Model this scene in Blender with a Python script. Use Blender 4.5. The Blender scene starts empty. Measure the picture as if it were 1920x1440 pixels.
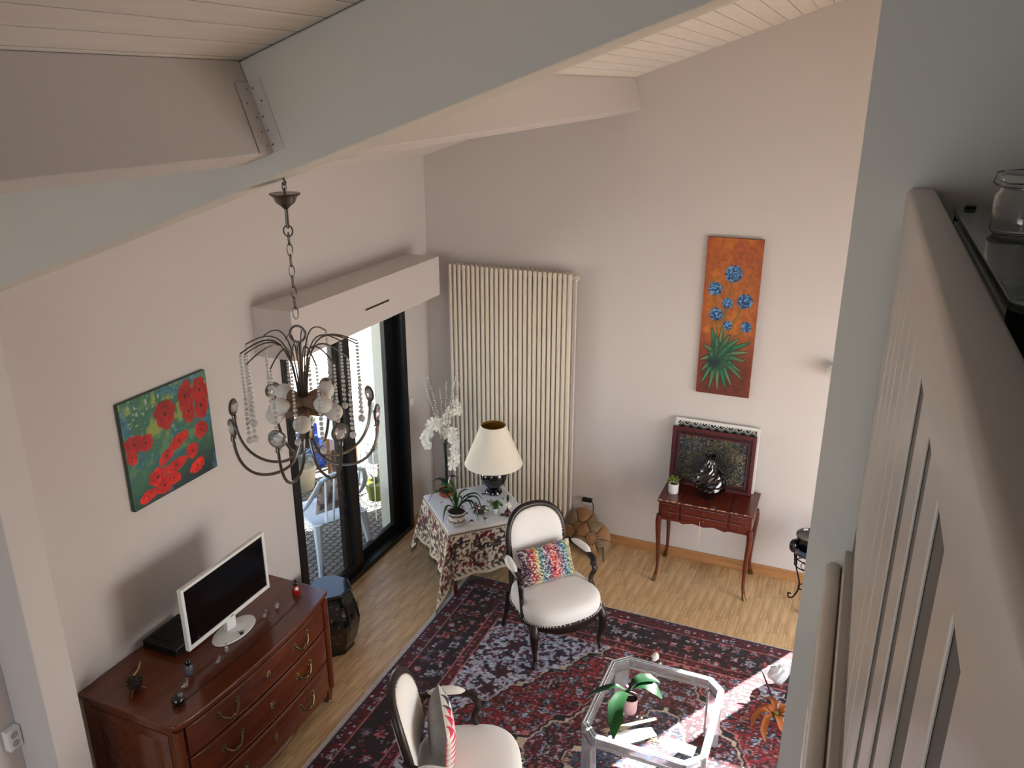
import bpy, math, random
import numpy as np
from mathutils import Vector, Matrix
random.seed(7)
PI = math.pi
C = bpy.context.scene.collection
SC = bpy.context.scene

# ------------------------------------------------------------------ camera, sky, sun, fill light, exposure
cam_d = bpy.data.cameras.new('camera'); cam = bpy.data.objects.new('camera', cam_d); C.objects.link(cam)
cam.location = (3.42, -6.206, 3.75)
cam.rotation_euler = (math.radians(90 - 19.61), 0, math.radians(22.93))
cam_d.sensor_width = 36; cam_d.lens = 36 * 1548.4 / 1920; cam_d.clip_start = 0.02
SC.camera = cam
SC.view_settings.view_transform = 'Standard'; SC.view_settings.look = 'None'
SC.view_settings.gamma = 1; SC.view_settings.use_curve_mapping = False
SC.view_settings.exposure = 0.0

SUN_DIR = Vector((0.50, 0.866, math.tan(math.radians(33)))).normalized()   # towards the sun
w = bpy.data.worlds.new('sky'); SC.world = w; w.use_nodes = True
nt = w.node_tree; nt.nodes.clear()
sky = nt.nodes.new('ShaderNodeTexSky'); sky.sky_type = 'NISHITA'; sky.sun_disc = False
sky.sun_elevation = math.radians(33); sky.sun_rotation = math.atan2(SUN_DIR.x, SUN_DIR.y)
sky.air_density = 1.0; sky.dust_density = 2.0; sky.ozone_density = 1.0
bg = nt.nodes.new('ShaderNodeBackground'); bg.inputs[1].default_value = 0.48
wo = nt.nodes.new('ShaderNodeOutputWorld')
nt.links.new(sky.outputs[0], bg.inputs[0]); nt.links.new(bg.outputs[0], wo.inputs[0])
sd = bpy.data.lights.new('sun', 'SUN'); sd.energy = 72.0; sd.angle = math.radians(0.6); sd.color = (1, .99, .97)
so = bpy.data.objects.new('sun', sd); C.objects.link(so)
so.rotation_euler = SUN_DIR.to_track_quat('Z', 'Y').to_euler(); so.location = (4, 6, 6)

def area(name, loc, direction, sx, sy, energy, col=(.93, .97, 1), portal=False):
    d = bpy.data.lights.new(name, 'AREA'); d.shape = 'RECTANGLE'; d.size = sx; d.size_y = sy
    d.energy = energy; d.color = col
    if portal: d.cycles.is_portal = True
    o = bpy.data.objects.new(name, d); C.objects.link(o); o.location = loc
    o.rotation_euler = Vector(direction).to_track_quat('-Z', 'Y').to_euler()
    return o
# area lights added as fill, set in the unseen near and right windows
area('fill_light', (1.6, -9.36, 1.35), (0, 1, -.25), 2.6, 1.9, 24)
area('fill_light', (2.1, -9.36, 3.35), (0, 1, -.05), 2.4, .9, 38)
area('fill_light', (5.86, -1.9, 1.25), (-1, 0, -.75), 2.1, 1.9, 118, (1, .985, .96))
SC.cycles.use_denoising = True
SC.cycles.max_bounces = 10; SC.cycles.diffuse_bounces = 6; SC.cycles.transmission_bounces = 10
SC.cycles.glossy_bounces = 5; SC.cycles.transparent_max_bounces = 16
SC.cycles.caustics_reflective = False; SC.cycles.caustics_refractive = False
SC.cycles.sample_clamp_indirect = 6.0

# ------------------------------------------------------------------ materials
def lin(c):
    return tuple(x / 12.92 if x <= .04045 else ((x + .055) / 1.055) ** 2.4 for x in c)
MATS = {}
def mat(name, col, rough=.5, metal=0., bump=0., bscale=60., var=0., trans=0., ior=1.45, coat=0., spec=.5, vscale=8., emit=0., sub=0.):
    """plain principled surface, colour given in sRGB, with optional noise tone variation and fine relief"""
    if name in MATS: return MATS[name]
    m = bpy.data.materials.new(name); m.use_nodes = True; nt = m.node_tree
    b = nt.nodes['Principled BSDF']; c = lin(col) + (1,)
    b.inputs['Base Color'].default_value = c; b.inputs['Roughness'].default_value = rough
    b.inputs['Metallic'].default_value = metal; b.inputs['IOR'].default_value = ior
    b.inputs['Transmission Weight'].default_value = trans; b.inputs['Coat Weight'].default_value = coat
    b.inputs['Specular IOR Level'].default_value = spec
    if emit: b.inputs['Emission Color'].default_value = c; b.inputs['Emission Strength'].default_value = emit
    if sub:
        b.inputs['Subsurface Weight'].default_value = sub; b.inputs['Subsurface Radius'].default_value = (.01, .01, .01)
    if var or bump:
        tc = nt.nodes.new('ShaderNodeTexCoord')
    if var:
        n = nt.nodes.new('ShaderNodeTexNoise'); n.inputs['Scale'].default_value = vscale; n.inputs['Detail'].default_value = 4
        r = nt.nodes.new('ShaderNodeMapRange'); r.inputs[1].default_value = .3; r.inputs[2].default_value = .7
        r.inputs[3].default_value = 1 - var; r.inputs[4].default_value = 1 + var
        mx = nt.nodes.new('ShaderNodeVectorMath'); mx.operation = 'SCALE'; mx.inputs[0].default_value = c[:3]
        nt.links.new(tc.outputs['Object'], n.inputs['Vector']); nt.links.new(n.outputs[0], r.inputs[0])
        nt.links.new(r.outputs[0], mx.inputs['Scale']); nt.links.new(mx.outputs[0], b.inputs['Base Color'])
    if bump:
        n2 = nt.nodes.new('ShaderNodeTexNoise'); n2.inputs['Scale'].default_value = bscale; n2.inputs['Detail'].default_value = 5
        bp = nt.nodes.new('ShaderNodeBump'); bp.inputs['Strength'].default_value = bump; bp.inputs['Distance'].default_value = .01
        nt.links.new(tc.outputs['Object'], n2.inputs['Vector']); nt.links.new(n2.outputs[0], bp.inputs['Height'])
        nt.links.new(bp.outputs[0], b.inputs['Normal'])
    MATS[name] = m; return m

def wood(name, dark, light, rough=.35, axis='Y', scale=1., coat=0., island=.0, stretch=14.):
    """grained wood: noise stretched along an axis, with a per-piece tone shift"""
    m = bpy.data.materials.new(name); m.use_nodes = True; nt = m.node_tree
    b = nt.nodes['Principled BSDF']; b.inputs['Roughness'].default_value = rough; b.inputs['Coat Weight'].default_value = coat
    b.inputs['Coat Roughness'].default_value = .15
    tc = nt.nodes.new('ShaderNodeTexCoord'); geo = nt.nodes.new('ShaderNodeNewGeometry')
    mp = nt.nodes.new('ShaderNodeMapping')
    s = [stretch, stretch, stretch]; s['XYZ'.index(axis)] = 1.2
    mp.inputs['Scale'].default_value = [q * scale for q in s]
    off = nt.nodes.new('ShaderNodeVectorMath'); off.operation = 'MULTIPLY_ADD'; off.inputs[1].default_value = (1, 1, 1)
    cmb = nt.nodes.new('ShaderNodeMath'); cmb.operation = 'MULTIPLY'; cmb.inputs[1].default_value = 37.
    nt.links.new(geo.outputs['Random Per Island'], cmb.inputs[0])
    nt.links.new(tc.outputs['Object'], off.inputs[0]); nt.links.new(cmb.outputs[0], off.inputs[2])
    nt.links.new(off.outputs[0], mp.inputs['Vector'])
    n = nt.nodes.new('ShaderNodeTexNoise'); n.inputs['Scale'].default_value = 2.4; n.inputs['Detail'].default_value = 6; n.inputs['Distortion'].default_value = .6
    nt.links.new(mp.outputs[0], n.inputs['Vector'])
    cr = nt.nodes.new('ShaderNodeValToRGB')
    cr.color_ramp.elements[0].position = .3; cr.color_ramp.elements[0].color = lin(dark) + (1,)
    cr.color_ramp.elements[1].position = .72; cr.color_ramp.elements[1].color = lin(light) + (1,)
    nt.links.new(n.outputs[0], cr.inputs[0])
    r = nt.nodes.new('ShaderNodeMapRange'); r.inputs[3].default_value = 1 - island; r.inputs[4].default_value = 1 + island
    nt.links.new(geo.outputs['Random Per Island'], r.inputs[0])
    mx = nt.nodes.new('ShaderNodeVectorMath'); mx.operation = 'SCALE'
    nt.links.new(cr.outputs[0], mx.inputs[0]); nt.links.new(r.outputs[0], mx.inputs['Scale'])
    nt.links.new(mx.outputs[0], b.inputs['Base Color'])
    bp = nt.nodes.new('ShaderNodeBump'); bp.inputs['Strength'].default_value = .08; bp.inputs['Distance'].default_value = .004
    nt.links.new(n.outputs[0], bp.inputs['Height']); nt.links.new(bp.outputs[0], b.inputs['Normal'])
    return m

def painted(name, rough=.7, bump=.0, coat=0., sheen=0., bscale=220):
    """flat print: the colour comes from the mesh's own colour layer 'Col'"""
    m = bpy.data.materials.new(name); m.use_nodes = True; nt = m.node_tree
    b = nt.nodes['Principled BSDF']; b.inputs['Roughness'].default_value = rough; b.inputs['Coat Weight'].default_value = coat
    b.inputs['Sheen Weight'].default_value = sheen
    a = nt.nodes.new('ShaderNodeAttribute'); a.attribute_name = 'Col'
    nt.links.new(a.outputs['Color'], b.inputs['Base Color'])
    if bump:
        tc = nt.nodes.new('ShaderNodeTexCoord'); n2 = nt.nodes.new('ShaderNodeTexNoise'); n2.inputs['Scale'].default_value = bscale
        bp = nt.nodes.new('ShaderNodeBump'); bp.inputs['Strength'].default_value = bump; bp.inputs['Distance'].default_value = .006
        nt.links.new(tc.outputs['Object'], n2.inputs['Vector']); nt.links.new(n2.outputs[0], bp.inputs['Height'])
        nt.links.new(bp.outputs[0], b.inputs['Normal'])
    return m

def thin_glass(name, tint=(1, 1, 1), refl=.06):
    """window pane: clear, with a faint mirror reflection"""
    m = bpy.data.materials.new(name); m.use_nodes = True; nt = m.node_tree; nt.nodes.clear()
    o = nt.nodes.new('ShaderNodeOutputMaterial'); t = nt.nodes.new('ShaderNodeBsdfTransparent'); g = nt.nodes.new('ShaderNodeBsdfGlossy')
    t.inputs[0].default_value = tint + (1,); g.inputs['Roughness'].default_value = .01
    f = nt.nodes.new('ShaderNodeFresnel'); f.inputs[0].default_value = 1.45
    mx = nt.nodes.new('ShaderNodeMixShader')
    geo = nt.nodes.new('ShaderNodeNewGeometry'); k = nt.nodes.new('ShaderNodeMath'); k.operation = 'SUBTRACT'; k.inputs[0].default_value = 1
    k2 = nt.nodes.new('ShaderNodeMath'); k2.operation = 'MULTIPLY'       # reflect at the outer faces only
    nt.links.new(geo.outputs['Backfacing'], k.inputs[1]); nt.links.new(f.outputs[0], k2.inputs[0]); nt.links.new(k.outputs[0], k2.inputs[1])
    nt.links.new(k2.outputs[0], mx.inputs[0]); nt.links.new(t.outputs[0], mx.inputs[1]); nt.links.new(g.outputs[0], mx.inputs[2])
    nt.links.new(mx.outputs[0], o.inputs[0])
    return m

WALL = mat('wall_paint', (.805, .785, .782), .85, bump=.05, bscale=180)
GREYW = mat('white_beam_paint', (.82, .815, .79), .6, bump=.05, bscale=90)
CEIL = wood('ceiling_paint', (.86, .84, .82), (.90, .88, .86), .6, 'Y', island=.03)
RAILP = mat('railing_paint', (.80, .765, .73), .32, bump=.04, bscale=70)
FLOORW = wood('laminate', (.66, .52, .36), (.84, .72, .55), .33, 'Y', 1.2, island=.16)
SKIRT = wood('skirting_wood', (.62, .44, .28), (.73, .54, .36), .4, 'X', island=.0)
BLACKF = mat('black_frame', (.05, .055, .06), .35)
GLASS = thin_glass('pane_glass')
RADP = mat('radiator_enamel', (.86, .825, .77), .45)
WHITEP = mat('white_plastic', (.90, .91, .91), .4)
DARKW = wood('dark_walnut', (.06, .03, .025), (.15, .075, .06), .4, 'Z', island=.0, coat=.1)
CHERRY = wood('cherry_wood', (.33, .142, .064), (.41, .192, .096), .22, 'Y', .7, coat=.4)
MAHOG = wood('mahogany', (.29, .098, .055), (.40, .155, .085), .26, 'X', .8, coat=.35)
BRASS = mat('aged_brass', (.47, .41, .28), .30, 1., bump=.3, bscale=120)
NICKEL = mat('nickel', (.44, .42, .405), .28, 1.)
CRYSTAL = mat('crystal', (.97, .97, .97), .03, trans=.85, ior=1.55)
FABRIC = mat('white_fabric', (.93, .925, .92), .8, bump=.06, bscale=300)
BLACKL = mat('black_lacquer', (.03, .035, .035), .12, coat=.6)
CHROMEG = mat('clear_acrylic', (.95, .98, .98), .04, trans=.92, ior=1.45)

# ------------------------------------------------------------------ mesh building
class MB:
    def __init__(s): s.v = []; s.f = []
    def add(s, vs, fs, M=None):
        k = len(s.v)
        if M is not None: vs = [tuple(M @ Vector(q)) for q in vs]
        s.v += [tuple(q) for q in vs]; s.f += [tuple(k + i for i in q) for q in fs]; return s
    def box(s, a, b, M=None):
        (x0, y0, z0), (x1, y1, z1) = a, b
        return s.add([(x0,y0,z0),(x1,y0,z0),(x1,y1,z0),(x0,y1,z0),(x0,y0,z1),(x1,y0,z1),(x1,y1,z1),(x0,y1,z1)],
                     [(0,3,2,1),(4,5,6,7),(0,1,5,4),(1,2,6,5),(2,3,7,6),(3,0,4,7)], M)
    def cbox(s, c, d, M=None):
        return s.box([c[i] - d[i] / 2 for i in range(3)], [c[i] + d[i] / 2 for i in range(3)], M)
    def prism(s, poly, z0, z1, M=None):
        n = len(poly)
        return s.add([(x, y, z0) for x, y in poly] + [(x, y, z1) for x, y in poly],
                     [tuple(range(n))[::-1], tuple(range(n, 2 * n))] + [(i, (i+1) % n, n + (i+1) % n, n + i) for i in range(n)], M)
    def tube(s, pts, r, n=8, closed=False, flat=1., M=None, cap=True):
        P = [Vector(p) for p in pts]; m = len(P); R = r if isinstance(r, (list, tuple)) else [r] * m
        T = []
        for i in range(m):
            a = P[(i-1) % m] if (closed or i > 0) else P[i]; b = P[(i+1) % m] if (closed or i < m-1) else P[i]
            t = (b - a); T.append(t.normalized() if t.length > 1e-9 else Vector((0, 0, 1)))
        up = Vector((0, 0, 1)) if abs(T[0].z) < .9 else Vector((1, 0, 0))
        u = (up - T[0] * up.dot(T[0])).normalized(); vs = []
        for i in range(m):
            u = (u - T[i] * u.dot(T[i]))
            u = u.normalized() if u.length > 1e-6 else T[i].orthogonal().normalized()
            q = T[i].cross(u)
            for k in range(n):
                a = 2 * PI * k / n
                vs.append(P[i] + (u * math.cos(a) * flat + q * math.sin(a)) * R[i])
        fs = []
        for i in range(m if closed else m - 1):
            j = (i + 1) % m
            for k in range(n): fs.append((i*n+k, i*n+(k+1) % n, j*n+(k+1) % n, j*n+k))
        if not closed and cap:
            fs.append(tuple(range(n))[::-1]); fs.append(tuple((m-1)*n + k for k in range(n)))
        return s.add(vs, fs, M)
    def lathe(s, prof, n=24, c=(0, 0, 0), M=None, wob=None):
        vs = []; fs = []; m = len(prof)
        for i, (r, z) in enumerate(prof):
            for k in range(n):
                a = 2 * PI * k / n; q = r if wob is None else r * wob(a, i)
                vs.append((c[0] + q * math.cos(a), c[1] + q * math.sin(a), c[2] + z))
        for i in range(m - 1):
            for k in range(n): fs.append((i*n+k, i*n+(k+1) % n, (i+1)*n+(k+1) % n, (i+1)*n+k))
        if prof[0][0] > 1e-6: fs.append(tuple(range(n))[::-1])
        if prof[-1][0] > 1e-6: fs.append(tuple((m-1)*n + k for k in range(n)))
        return s.add(vs, fs, M)
    def ball(s, c, r, nu=10, nv=6, M=None):
        rr = r if isinstance(r, (list, tuple)) else (r, r, r)
        vs = [(c[0], c[1], c[2] - rr[2])]; fs = []
        for j in range(1, nv):
            b = -PI/2 + PI * j / nv
            for k in range(nu):
                a = 2 * PI * k / nu
                vs.append((c[0] + rr[0]*math.cos(b)*math.cos(a), c[1] + rr[1]*math.cos(b)*math.sin(a), c[2] + rr[2]*math.sin(b)))
        vs.append((c[0], c[1], c[2] + rr[2])); e = len(vs) - 1
        for k in range(nu):
            fs.append((0, 1 + (k+1) % nu, 1 + k)); q = 1 + (nv-2)*nu
            fs.append((e, q + k, q + (k+1) % nu))
        for j in range(nv - 2):
            for k in range(nu): fs.append((1+j*nu+k, 1+j*nu+(k+1) % nu, 1+(j+1)*nu+(k+1) % nu, 1+(j+1)*nu+k))
        return s.add(vs, fs, M)
    def grid(s, fn, nu, nv, M=None):
        vs = [fn(i / nu, j / nv) for j in range(nv + 1) for i in range(nu + 1)]; q = nu + 1
        return s.add(vs, [(j*q+i, j*q+i+1, (j+1)*q+i+1, (j+1)*q+i) for j in range(nv) for i in range(nu)], M)
    def mesh(s, name, smooth=True, off=None):
        me = bpy.data.meshes.new(name)
        vs = s.v if off is None else [(x - off[0], y - off[1], z - off[2]) for x, y, z in s.v]
        me.from_pydata(vs, [], s.f); me.update()
        if smooth:
            me.shade_smooth()
            try: me.set_sharp_from_angle(angle=math.radians(40))
            except Exception: pass
        return me

def clampz(m, z0=0.):
    m.v = [(x, y, max(z, z0)) for x, y, z in m.v]; return m

def link(name, me, m, parent=None, loc=None, rot=None, kind=None, label=None, cat=None, group=None, bevel=0, solid=0, subd=0):
    o = bpy.data.objects.new(name, me); C.objects.link(o)
    if m is not None and not me.materials: me.materials.append(m)
    if parent: o.parent = parent
    if loc: o.location = loc
    if rot: o.rotation_euler = rot
    if kind: o['kind'] = kind
    if label: o['label'] = label
    if cat: o['category'] = cat
    if group: o['group'] = group
    if subd: q = o.modifiers.new('sub', 'SUBSURF'); q.levels = subd; q.render_levels = subd
    if solid: q = o.modifiers.new('thick', 'SOLIDIFY'); q.thickness = solid
    if bevel: q = o.modifiers.new('bevel', 'BEVEL'); q.width = bevel; q.segments = 2; q.limit_method = 'ANGLE'; q.angle_limit = .6
    return o
def part(name, mb, m, parent, smooth=True, world=True, **k):
    """a part of a thing; geometry given in world coordinates unless world=False"""
    off = None
    if world:
        off = Vector((0, 0, 0)); p = parent
        while p is not None: off += p.location; p = p.parent
    return link(name, mb.mesh(name, smooth, off), m, parent, **k)
def thing(name, label, cat, loc=(0, 0, 0), rz=0., group=None):
    o = bpy.data.objects.new(name, None); C.objects.link(o); o.location = loc; o.rotation_euler = (0, 0, rz)
    o.empty_display_size = .1
    o['label'] = label; o['category'] = cat
    if group: o['group'] = group
    return o
def single(name, mb, m, label, cat, smooth=True, group=None, **k):
    """a thing that is one mesh; origin at the bottom centre"""
    xs, ys, zs = zip(*mb.v); off = ((min(xs)+max(xs))/2, (min(ys)+max(ys))/2, min(zs))
    return link(name, mb.mesh(name, smooth, off), m, None, loc=off, label=label, cat=cat, group=group, **k)
def struct(name, mb, m, smooth=False, parent=None, label=None, kind='structure', **k):
    return link(name, mb.mesh(name, smooth), m, parent, kind=kind, label=label, **k)
def colour(me, cols):
    """cols: one sRGB triple per vertex"""
    c = np.asarray(cols, float); c = np.clip(c, 0, 1)
    l = np.where(c <= .04045, c / 12.92, ((c + .055) / 1.055) ** 2.4)
    a = me.color_attributes.new('Col', 'FLOAT_COLOR', 'POINT')
    a.data.foreach_set('color', np.concatenate([l, np.ones((len(l), 1))], 1).astype(np.float32).ravel())
def dup(o, parent=None, loc=None, rz=None, label=None, group=None):
    c = o.copy(); C.objects.link(c); c.parent = parent
    for ch in list(o.children): dup(ch, c)
    if loc is not None: c.location = loc
    if rz is not None: c.rotation_euler = (0, 0, rz)
    if label: c['label'] = label
    if group: c['group'] = group
    return c
def bez(p0, p1, p2, p3, n=10):
    p0, p1, p2, p3 = map(Vector, (p0, p1, p2, p3)); out = []
    for i in range(n + 1):
        t = i / n; a = 1 - t
        out.append(p0*a**3 + p1*3*a*a*t + p2*3*a*t*t + p3*t**3)
    return out
def spline(pts, n=6):
    P = [Vector(p) for p in pts]; P = [P[0]*2 - P[1]] + P + [P[-1]*2 - P[-2]]; out = []
    for i in range(1, len(P) - 2):
        for k in range(n):
            t = k / n; a, b, c, d = P[i-1:i+3]
            out.append(.5*((2*b) + (c-a)*t + (2*a-5*b+4*c-d)*t*t + (-a+3*b-3*c+d)*t**3))
    out.append(P[-2]); return out
def lerps(vals, n):
    """resample a list of radii to n values"""
    return list(np.interp(np.linspace(0, 1, n), np.linspace(0, 1, len(vals)), vals))

# numpy noise used for printed colours
def h2(ix, iy, s=0):
    q = np.sin(ix * 127.1 + iy * 311.7 + s * 74.7) * 43758.5453
    return q - np.floor(q)
def vnoise(x, y, s=0):
    ix, iy = np.floor(x), np.floor(y); fx, fy = x - ix, y - iy
    fx = fx*fx*(3-2*fx); fy = fy*fy*(3-2*fy)
    return (h2(ix,iy,s)*(1-fx)+h2(ix+1,iy,s)*fx)*(1-fy)+(h2(ix,iy+1,s)*(1-fx)+h2(ix+1,iy+1,s)*fx)*fy
def mixc(base, col, m):
    m = np.asarray(m, float)[..., None]; return base * (1 - m) + np.array(col) * m

# ------------------------------------------------------------------ the setting
RZ0, RK = 3.235, .34                        # roof plane: z = RZ0 + RK * x
def roof(x): return RZ0 + RK * x
Y0, X1, YN = 0., 6.0, -9.5
MZ = 2.60                                   # mezzanine floor

# floor slab and laminate strips
m = MB().box((-.2, YN - .2, -.2), (X1 + .2, .2, -.012))
floor = struct('floor', m, mat('joint_dark', (.25, .17, .10), .7), label='oak laminate strip floor')
pw, pl = .07, .48
seen, rest = [], MB()
me_plank = MB().box((0, 0, -.012), (pw - .0012, pl - .0015, 0)).mesh('plank', False)
me_plank.materials.append(FLOORW)
rows = int(X1 / pw)
for i in range(rows):
    x = i * pw + .002; y = -.01 - pl - random.random() * .45 + .45
    while y > YN:
        yt = min(y + pl, -.004)
        vis = (x < 3.5 and yt > -1.0) or (x < .88 and x > .2 and yt > -3.2 and y > -3.6)
        if vis and yt - y > pl * .95: seen.append((x, y))
        elif yt - y > .03: rest.box((x, y, -.012), (x + pw - .0012, yt - .0015, 0))
        y -= pl
for x, y in seen[:300]: link('plank', me_plank, None, floor, loc=(x, y, random.uniform(-.0003, .0003)))
for x, y in seen[300:]: rest.box((x, y, -.012), (x + pw - .0012, y + pl - .0015, 0))
link('plank_field', rest.mesh('plank_field', False), FLOORW, floor, kind='stuff')

def xz_prism(m, poly, y0, y1):
    n = len(poly)
    m.add([(x, y0, z) for x, z in poly] + [(x, y1, z) for x, z in poly],
          [tuple(range(n)), tuple(range(2*n-1, n-1, -1))] + [(i, n+i, n+(i+1) % n, (i+1) % n) for i in range(n)])
# left wall with the sliding door opening
DY0, DY1, DZ = -2.04, -.43, 2.20
m = MB().box((-.2, YN, -.1), (0, DY0, RZ0 + .02)).box((-.2, DY1, -.1), (0, .2, RZ0 + .02)).box((-.2, DY0, DZ), (0, DY1, RZ0 + .02)).box((-.2, DY0, -.1), (0, DY1, -.02))
struct('wall_left', m, WALL, label='pale pink plastered wall with the sliding door')
# back wall with a tall window beyond the partition
WX0, WX1 = 3.90, 4.66
WZ0, WZ1 = .74, 2.80
m = MB()
xz_prism(m, [(0, -.1), (WX0, -.1), (WX0, roof(WX0) + .02), (0, roof(0) + .02)], 0, .2)
xz_prism(m, [(WX1, -.1), (X1, -.1), (X1, roof(X1) + .02), (WX1, roof(WX1) + .02)], 0, .2)
xz_prism(m, [(WX0, WZ1), (WX1, WZ1), (WX1, roof(WX1) + .02), (WX0, roof(WX0) + .02)], 0, .2)
xz_prism(m, [(WX0, -.1), (WX1, -.1), (WX1, WZ0), (WX0, WZ0)], 0, .2)
struct('wall_back', m, WALL, label='pale pink gable wall behind radiator and desk')
m = MB().box((WX0, .10, WZ0), (WX0+.04, .16, WZ1)).box((WX1-.04, .10, WZ0), (WX1, .16, WZ1)).box((WX0+.04, .10, WZ0), (WX1-.04, .16, WZ0+.05)).box((WX0+.04, .10, WZ1-.05), (WX1-.04, .16, WZ1))
win1 = struct('window_1', m, BLACKF)
link('sun_blocker', MB().box((4.17, .165, WZ0), (WX1, .195, 1.78)).mesh('sun_blocker', False), mat('blocker_white', (.82,.82,.80), .6), win1, bevel=.003)  # unseen panel added to block part of the sun coming through the opening
link('pane', MB().box((WX0+.04, .128, WZ0+.05), (WX1-.04, .132, WZ1-.05)).mesh('pane', False), GLASS, win1)
# right and near walls (out of view) with windows added for the fill light
m = MB().box((X1, YN, -.1), (X1+.2, -3.0, roof(X1)+.05)).box((X1, -.8, -.1), (X1+.2, .2, roof(X1)+.05)).box((X1, -3.0, 2.25), (X1+.2, -.8, roof(X1)+.05)).box((X1, -3.0, -.1), (X1+.2, -.8, .25))
struct('wall_right', m, WALL)
m = MB()
for x0, x1, z0, z1 in ((0, .3, -.1, 9), (2.9, 3.5, -.1, 9), (3.5, X1, -.1, 9), (.3, 2.9, -.1, .4), (.3, 2.9, 2.3, 2.9), (.3, .9, 2.9, 9), (.9, 2.9, 3.8, 9)):
    xz_prism(m, [(x0, z0), (x1, z0), (x1, min(z1, roof(x1))), (x0, min(z1, roof(x0)))], YN - .2, YN)
struct('wall_near', m, WALL)
for n, (a, b) in enumerate((((X1+.05, -3.0, .25), (X1+.12, -.8, 2.25)), ((.3, YN-.12, .4), (2.9, YN-.05, 2.3)), ((.9, YN-.12, 2.9), (2.9, YN-.05, 3.8)))):
    m = MB()
    if n == 0:
        for y in (-3.0, -1.93, -.85): m.box((a[0], y, a[2]), (b[0], y + .05, b[2]))
        m.box((a[0], -2.95, .25), (b[0], -.85, .30)).box((a[0], -2.95, 2.20), (b[0], -.85, 2.25))
    else:
        for x in np.linspace(a[0], b[0] - .05, 3): m.box((x, a[1], a[2]), (x + .05, b[1], b[2]))
        m.box((a[0]+.05, a[1], a[2]), (b[0]-.05, b[1], a[2]+.05)).box((a[0]+.05, a[1], b[2]-.05), (b[0]-.05, b[1], b[2]))
    struct('window_%d' % (n + 2), m, BLACKF)

# roof: slab and tongue-and-groove boards running away from the photographer
m = MB(); xz_prism(m, [(-.25, roof(-.25) + .014), (X1+.25, roof(X1+.25) + .014), (X1+.25, roof(X1+.25) + .2), (-.25, roof(-.25) + .2)], YN - .25, .25)
ceil = struct('ceiling', m, mat('ceiling_groove', (.42, .40, .38), .9), label='white painted board ceiling on the roof slope')
ang = math.atan(RK); bw = .098
me_b = MB().box((.002, YN, 0), (bw - .002, 0, .0125)).mesh('ceiling_board', False); me_b.materials.append(CEIL)
n = int(X1 / (bw * math.cos(ang)))
for i in range(n):
    x = i * bw * math.cos(ang)
    link('ceiling_board', me_b, None, ceil, loc=(x, random.uniform(-.001, 0), roof(x) + random.uniform(0, .0008)), rot=(0, -ang, 0))
# main rafter, its post, the two purlins
RY0, RY1 = -4.21, -4.07
def rbot(x): return 2.885 + .343 * x
m = MB(); xz_prism(m, [(0, rbot(0)), (5.9, rbot(5.9)), (5.9, roof(5.9) - .002), (0, roof(0) - .002)], RY0, RY1)
struct('trim_1', m, GREYW, label='deep white rafter beam crossing the room under the sloping ceiling', bevel=.006)
m = MB(); xz_prism(m, [(0, 0), (.25, 0), (.25, rbot(.25) + .004), (0, rbot(0) + .004)], -4.212, -4.045)
struct('trim_2', m, WALL, label='plastered post carrying the rafter beam at the left', bevel=.006)
def purlin(m, y0, y1, z0, z1):
    # faces square to the roof; z0, z1: height of the lower room-side edge at each end
    t = .12; ca, sa = math.cos(ang), math.sin(ang)
    vs = []
    for y, z in ((y0, z0), (y1, z1)):
        x = 1.83; up = (roof(x) - z) * ca
        a = (x, z); b = (x - t*ca, z - t*sa); c = (b[0] - up*sa, b[1] + up*ca); d = (a[0] - up*sa, a[1] + up*ca)
        vs += [(q[0], y, q[1]) for q in (a, b, c, d)]
    m.add(vs, [(0, 1, 2, 3), (7, 6, 5, 4)] + [(i, 4+i, 4+(i+1) % 4, (i+1) % 4) for i in range(4)])
m = MB(); purlin(m, -4.068, -.001, 3.553, 3.622); struct('trim_3', m, WALL, label='purlin between the rafter beam and the gable wall', bevel=.004)
m = MB(); purlin(m, YN + .01, -4.212, 3.575, 3.578); near_p = struct('trim_4', m, WALL, label='purlin on the near side of the rafter beam', bevel=.004)
# joist hanger plates and nail heads at the near joint
hm = MB(); nm = MB(); ca, sa = math.cos(ang), math.sin(ang)
U = Vector((-sa, 0, ca)); F = Vector((ca, 0, sa)); A0 = Vector((1.83, -4.212, 3.58))
def hp(y, up): return A0 + U * up + Vector((0, y, 0))
q = .0022
hm.add([hp(0,0)+F*q, hp(-.055,0)+F*q, hp(-.055,.2)+F*q, hp(0,.2)+F*q], [(0,1,2,3)])
hm.add([hp(0,0), hp(0,0)+F*.045, hp(0,.2)+F*.045, hp(0,.2)], [(0,1,2,3)])
for u in (.02, .06, .1, .14, .18):
    nm.ball(tuple(hp(-.018 - .02*((u*50) % 2 > 1), u) + F*.003), .0028, 6, 4); nm.ball(tuple(hp(-.001, u) + F*(.012 + .014*((u*50) % 2 > 1))), .0028, 6, 4)
hg = link('joist_hanger', hm.mesh('joist_hanger', False), WALL, near_p, solid=.0015)
link('nail_head', nm.mesh('nail_head'), mat('nail_rust', (.36, .30, .27), .6), near_p, kind='stuff')

# shutter box over the door with its air slot
m = MB().box((0, -2.265, 2.17), (.30, -.345, 2.487))
sb = struct('trim_5', m, WALL, label='pale pink shutter box above the sliding door', bevel=.003)
v = MB().box((.296, -1.467, 2.297), (.304, -1.13, 2.318)); vent = link('air_vent', v.mesh('air_vent', False), mat('vent_white', (.84, .80, .78), .5), sb, bevel=.001)
v = MB().box((.3035, -1.457, 2.299), (.3055, -1.14, 2.312)); link('vent_slot', v.mesh('vent_slot', False), mat('slot_dark', (.09, .08, .08), .7), vent)

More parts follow.
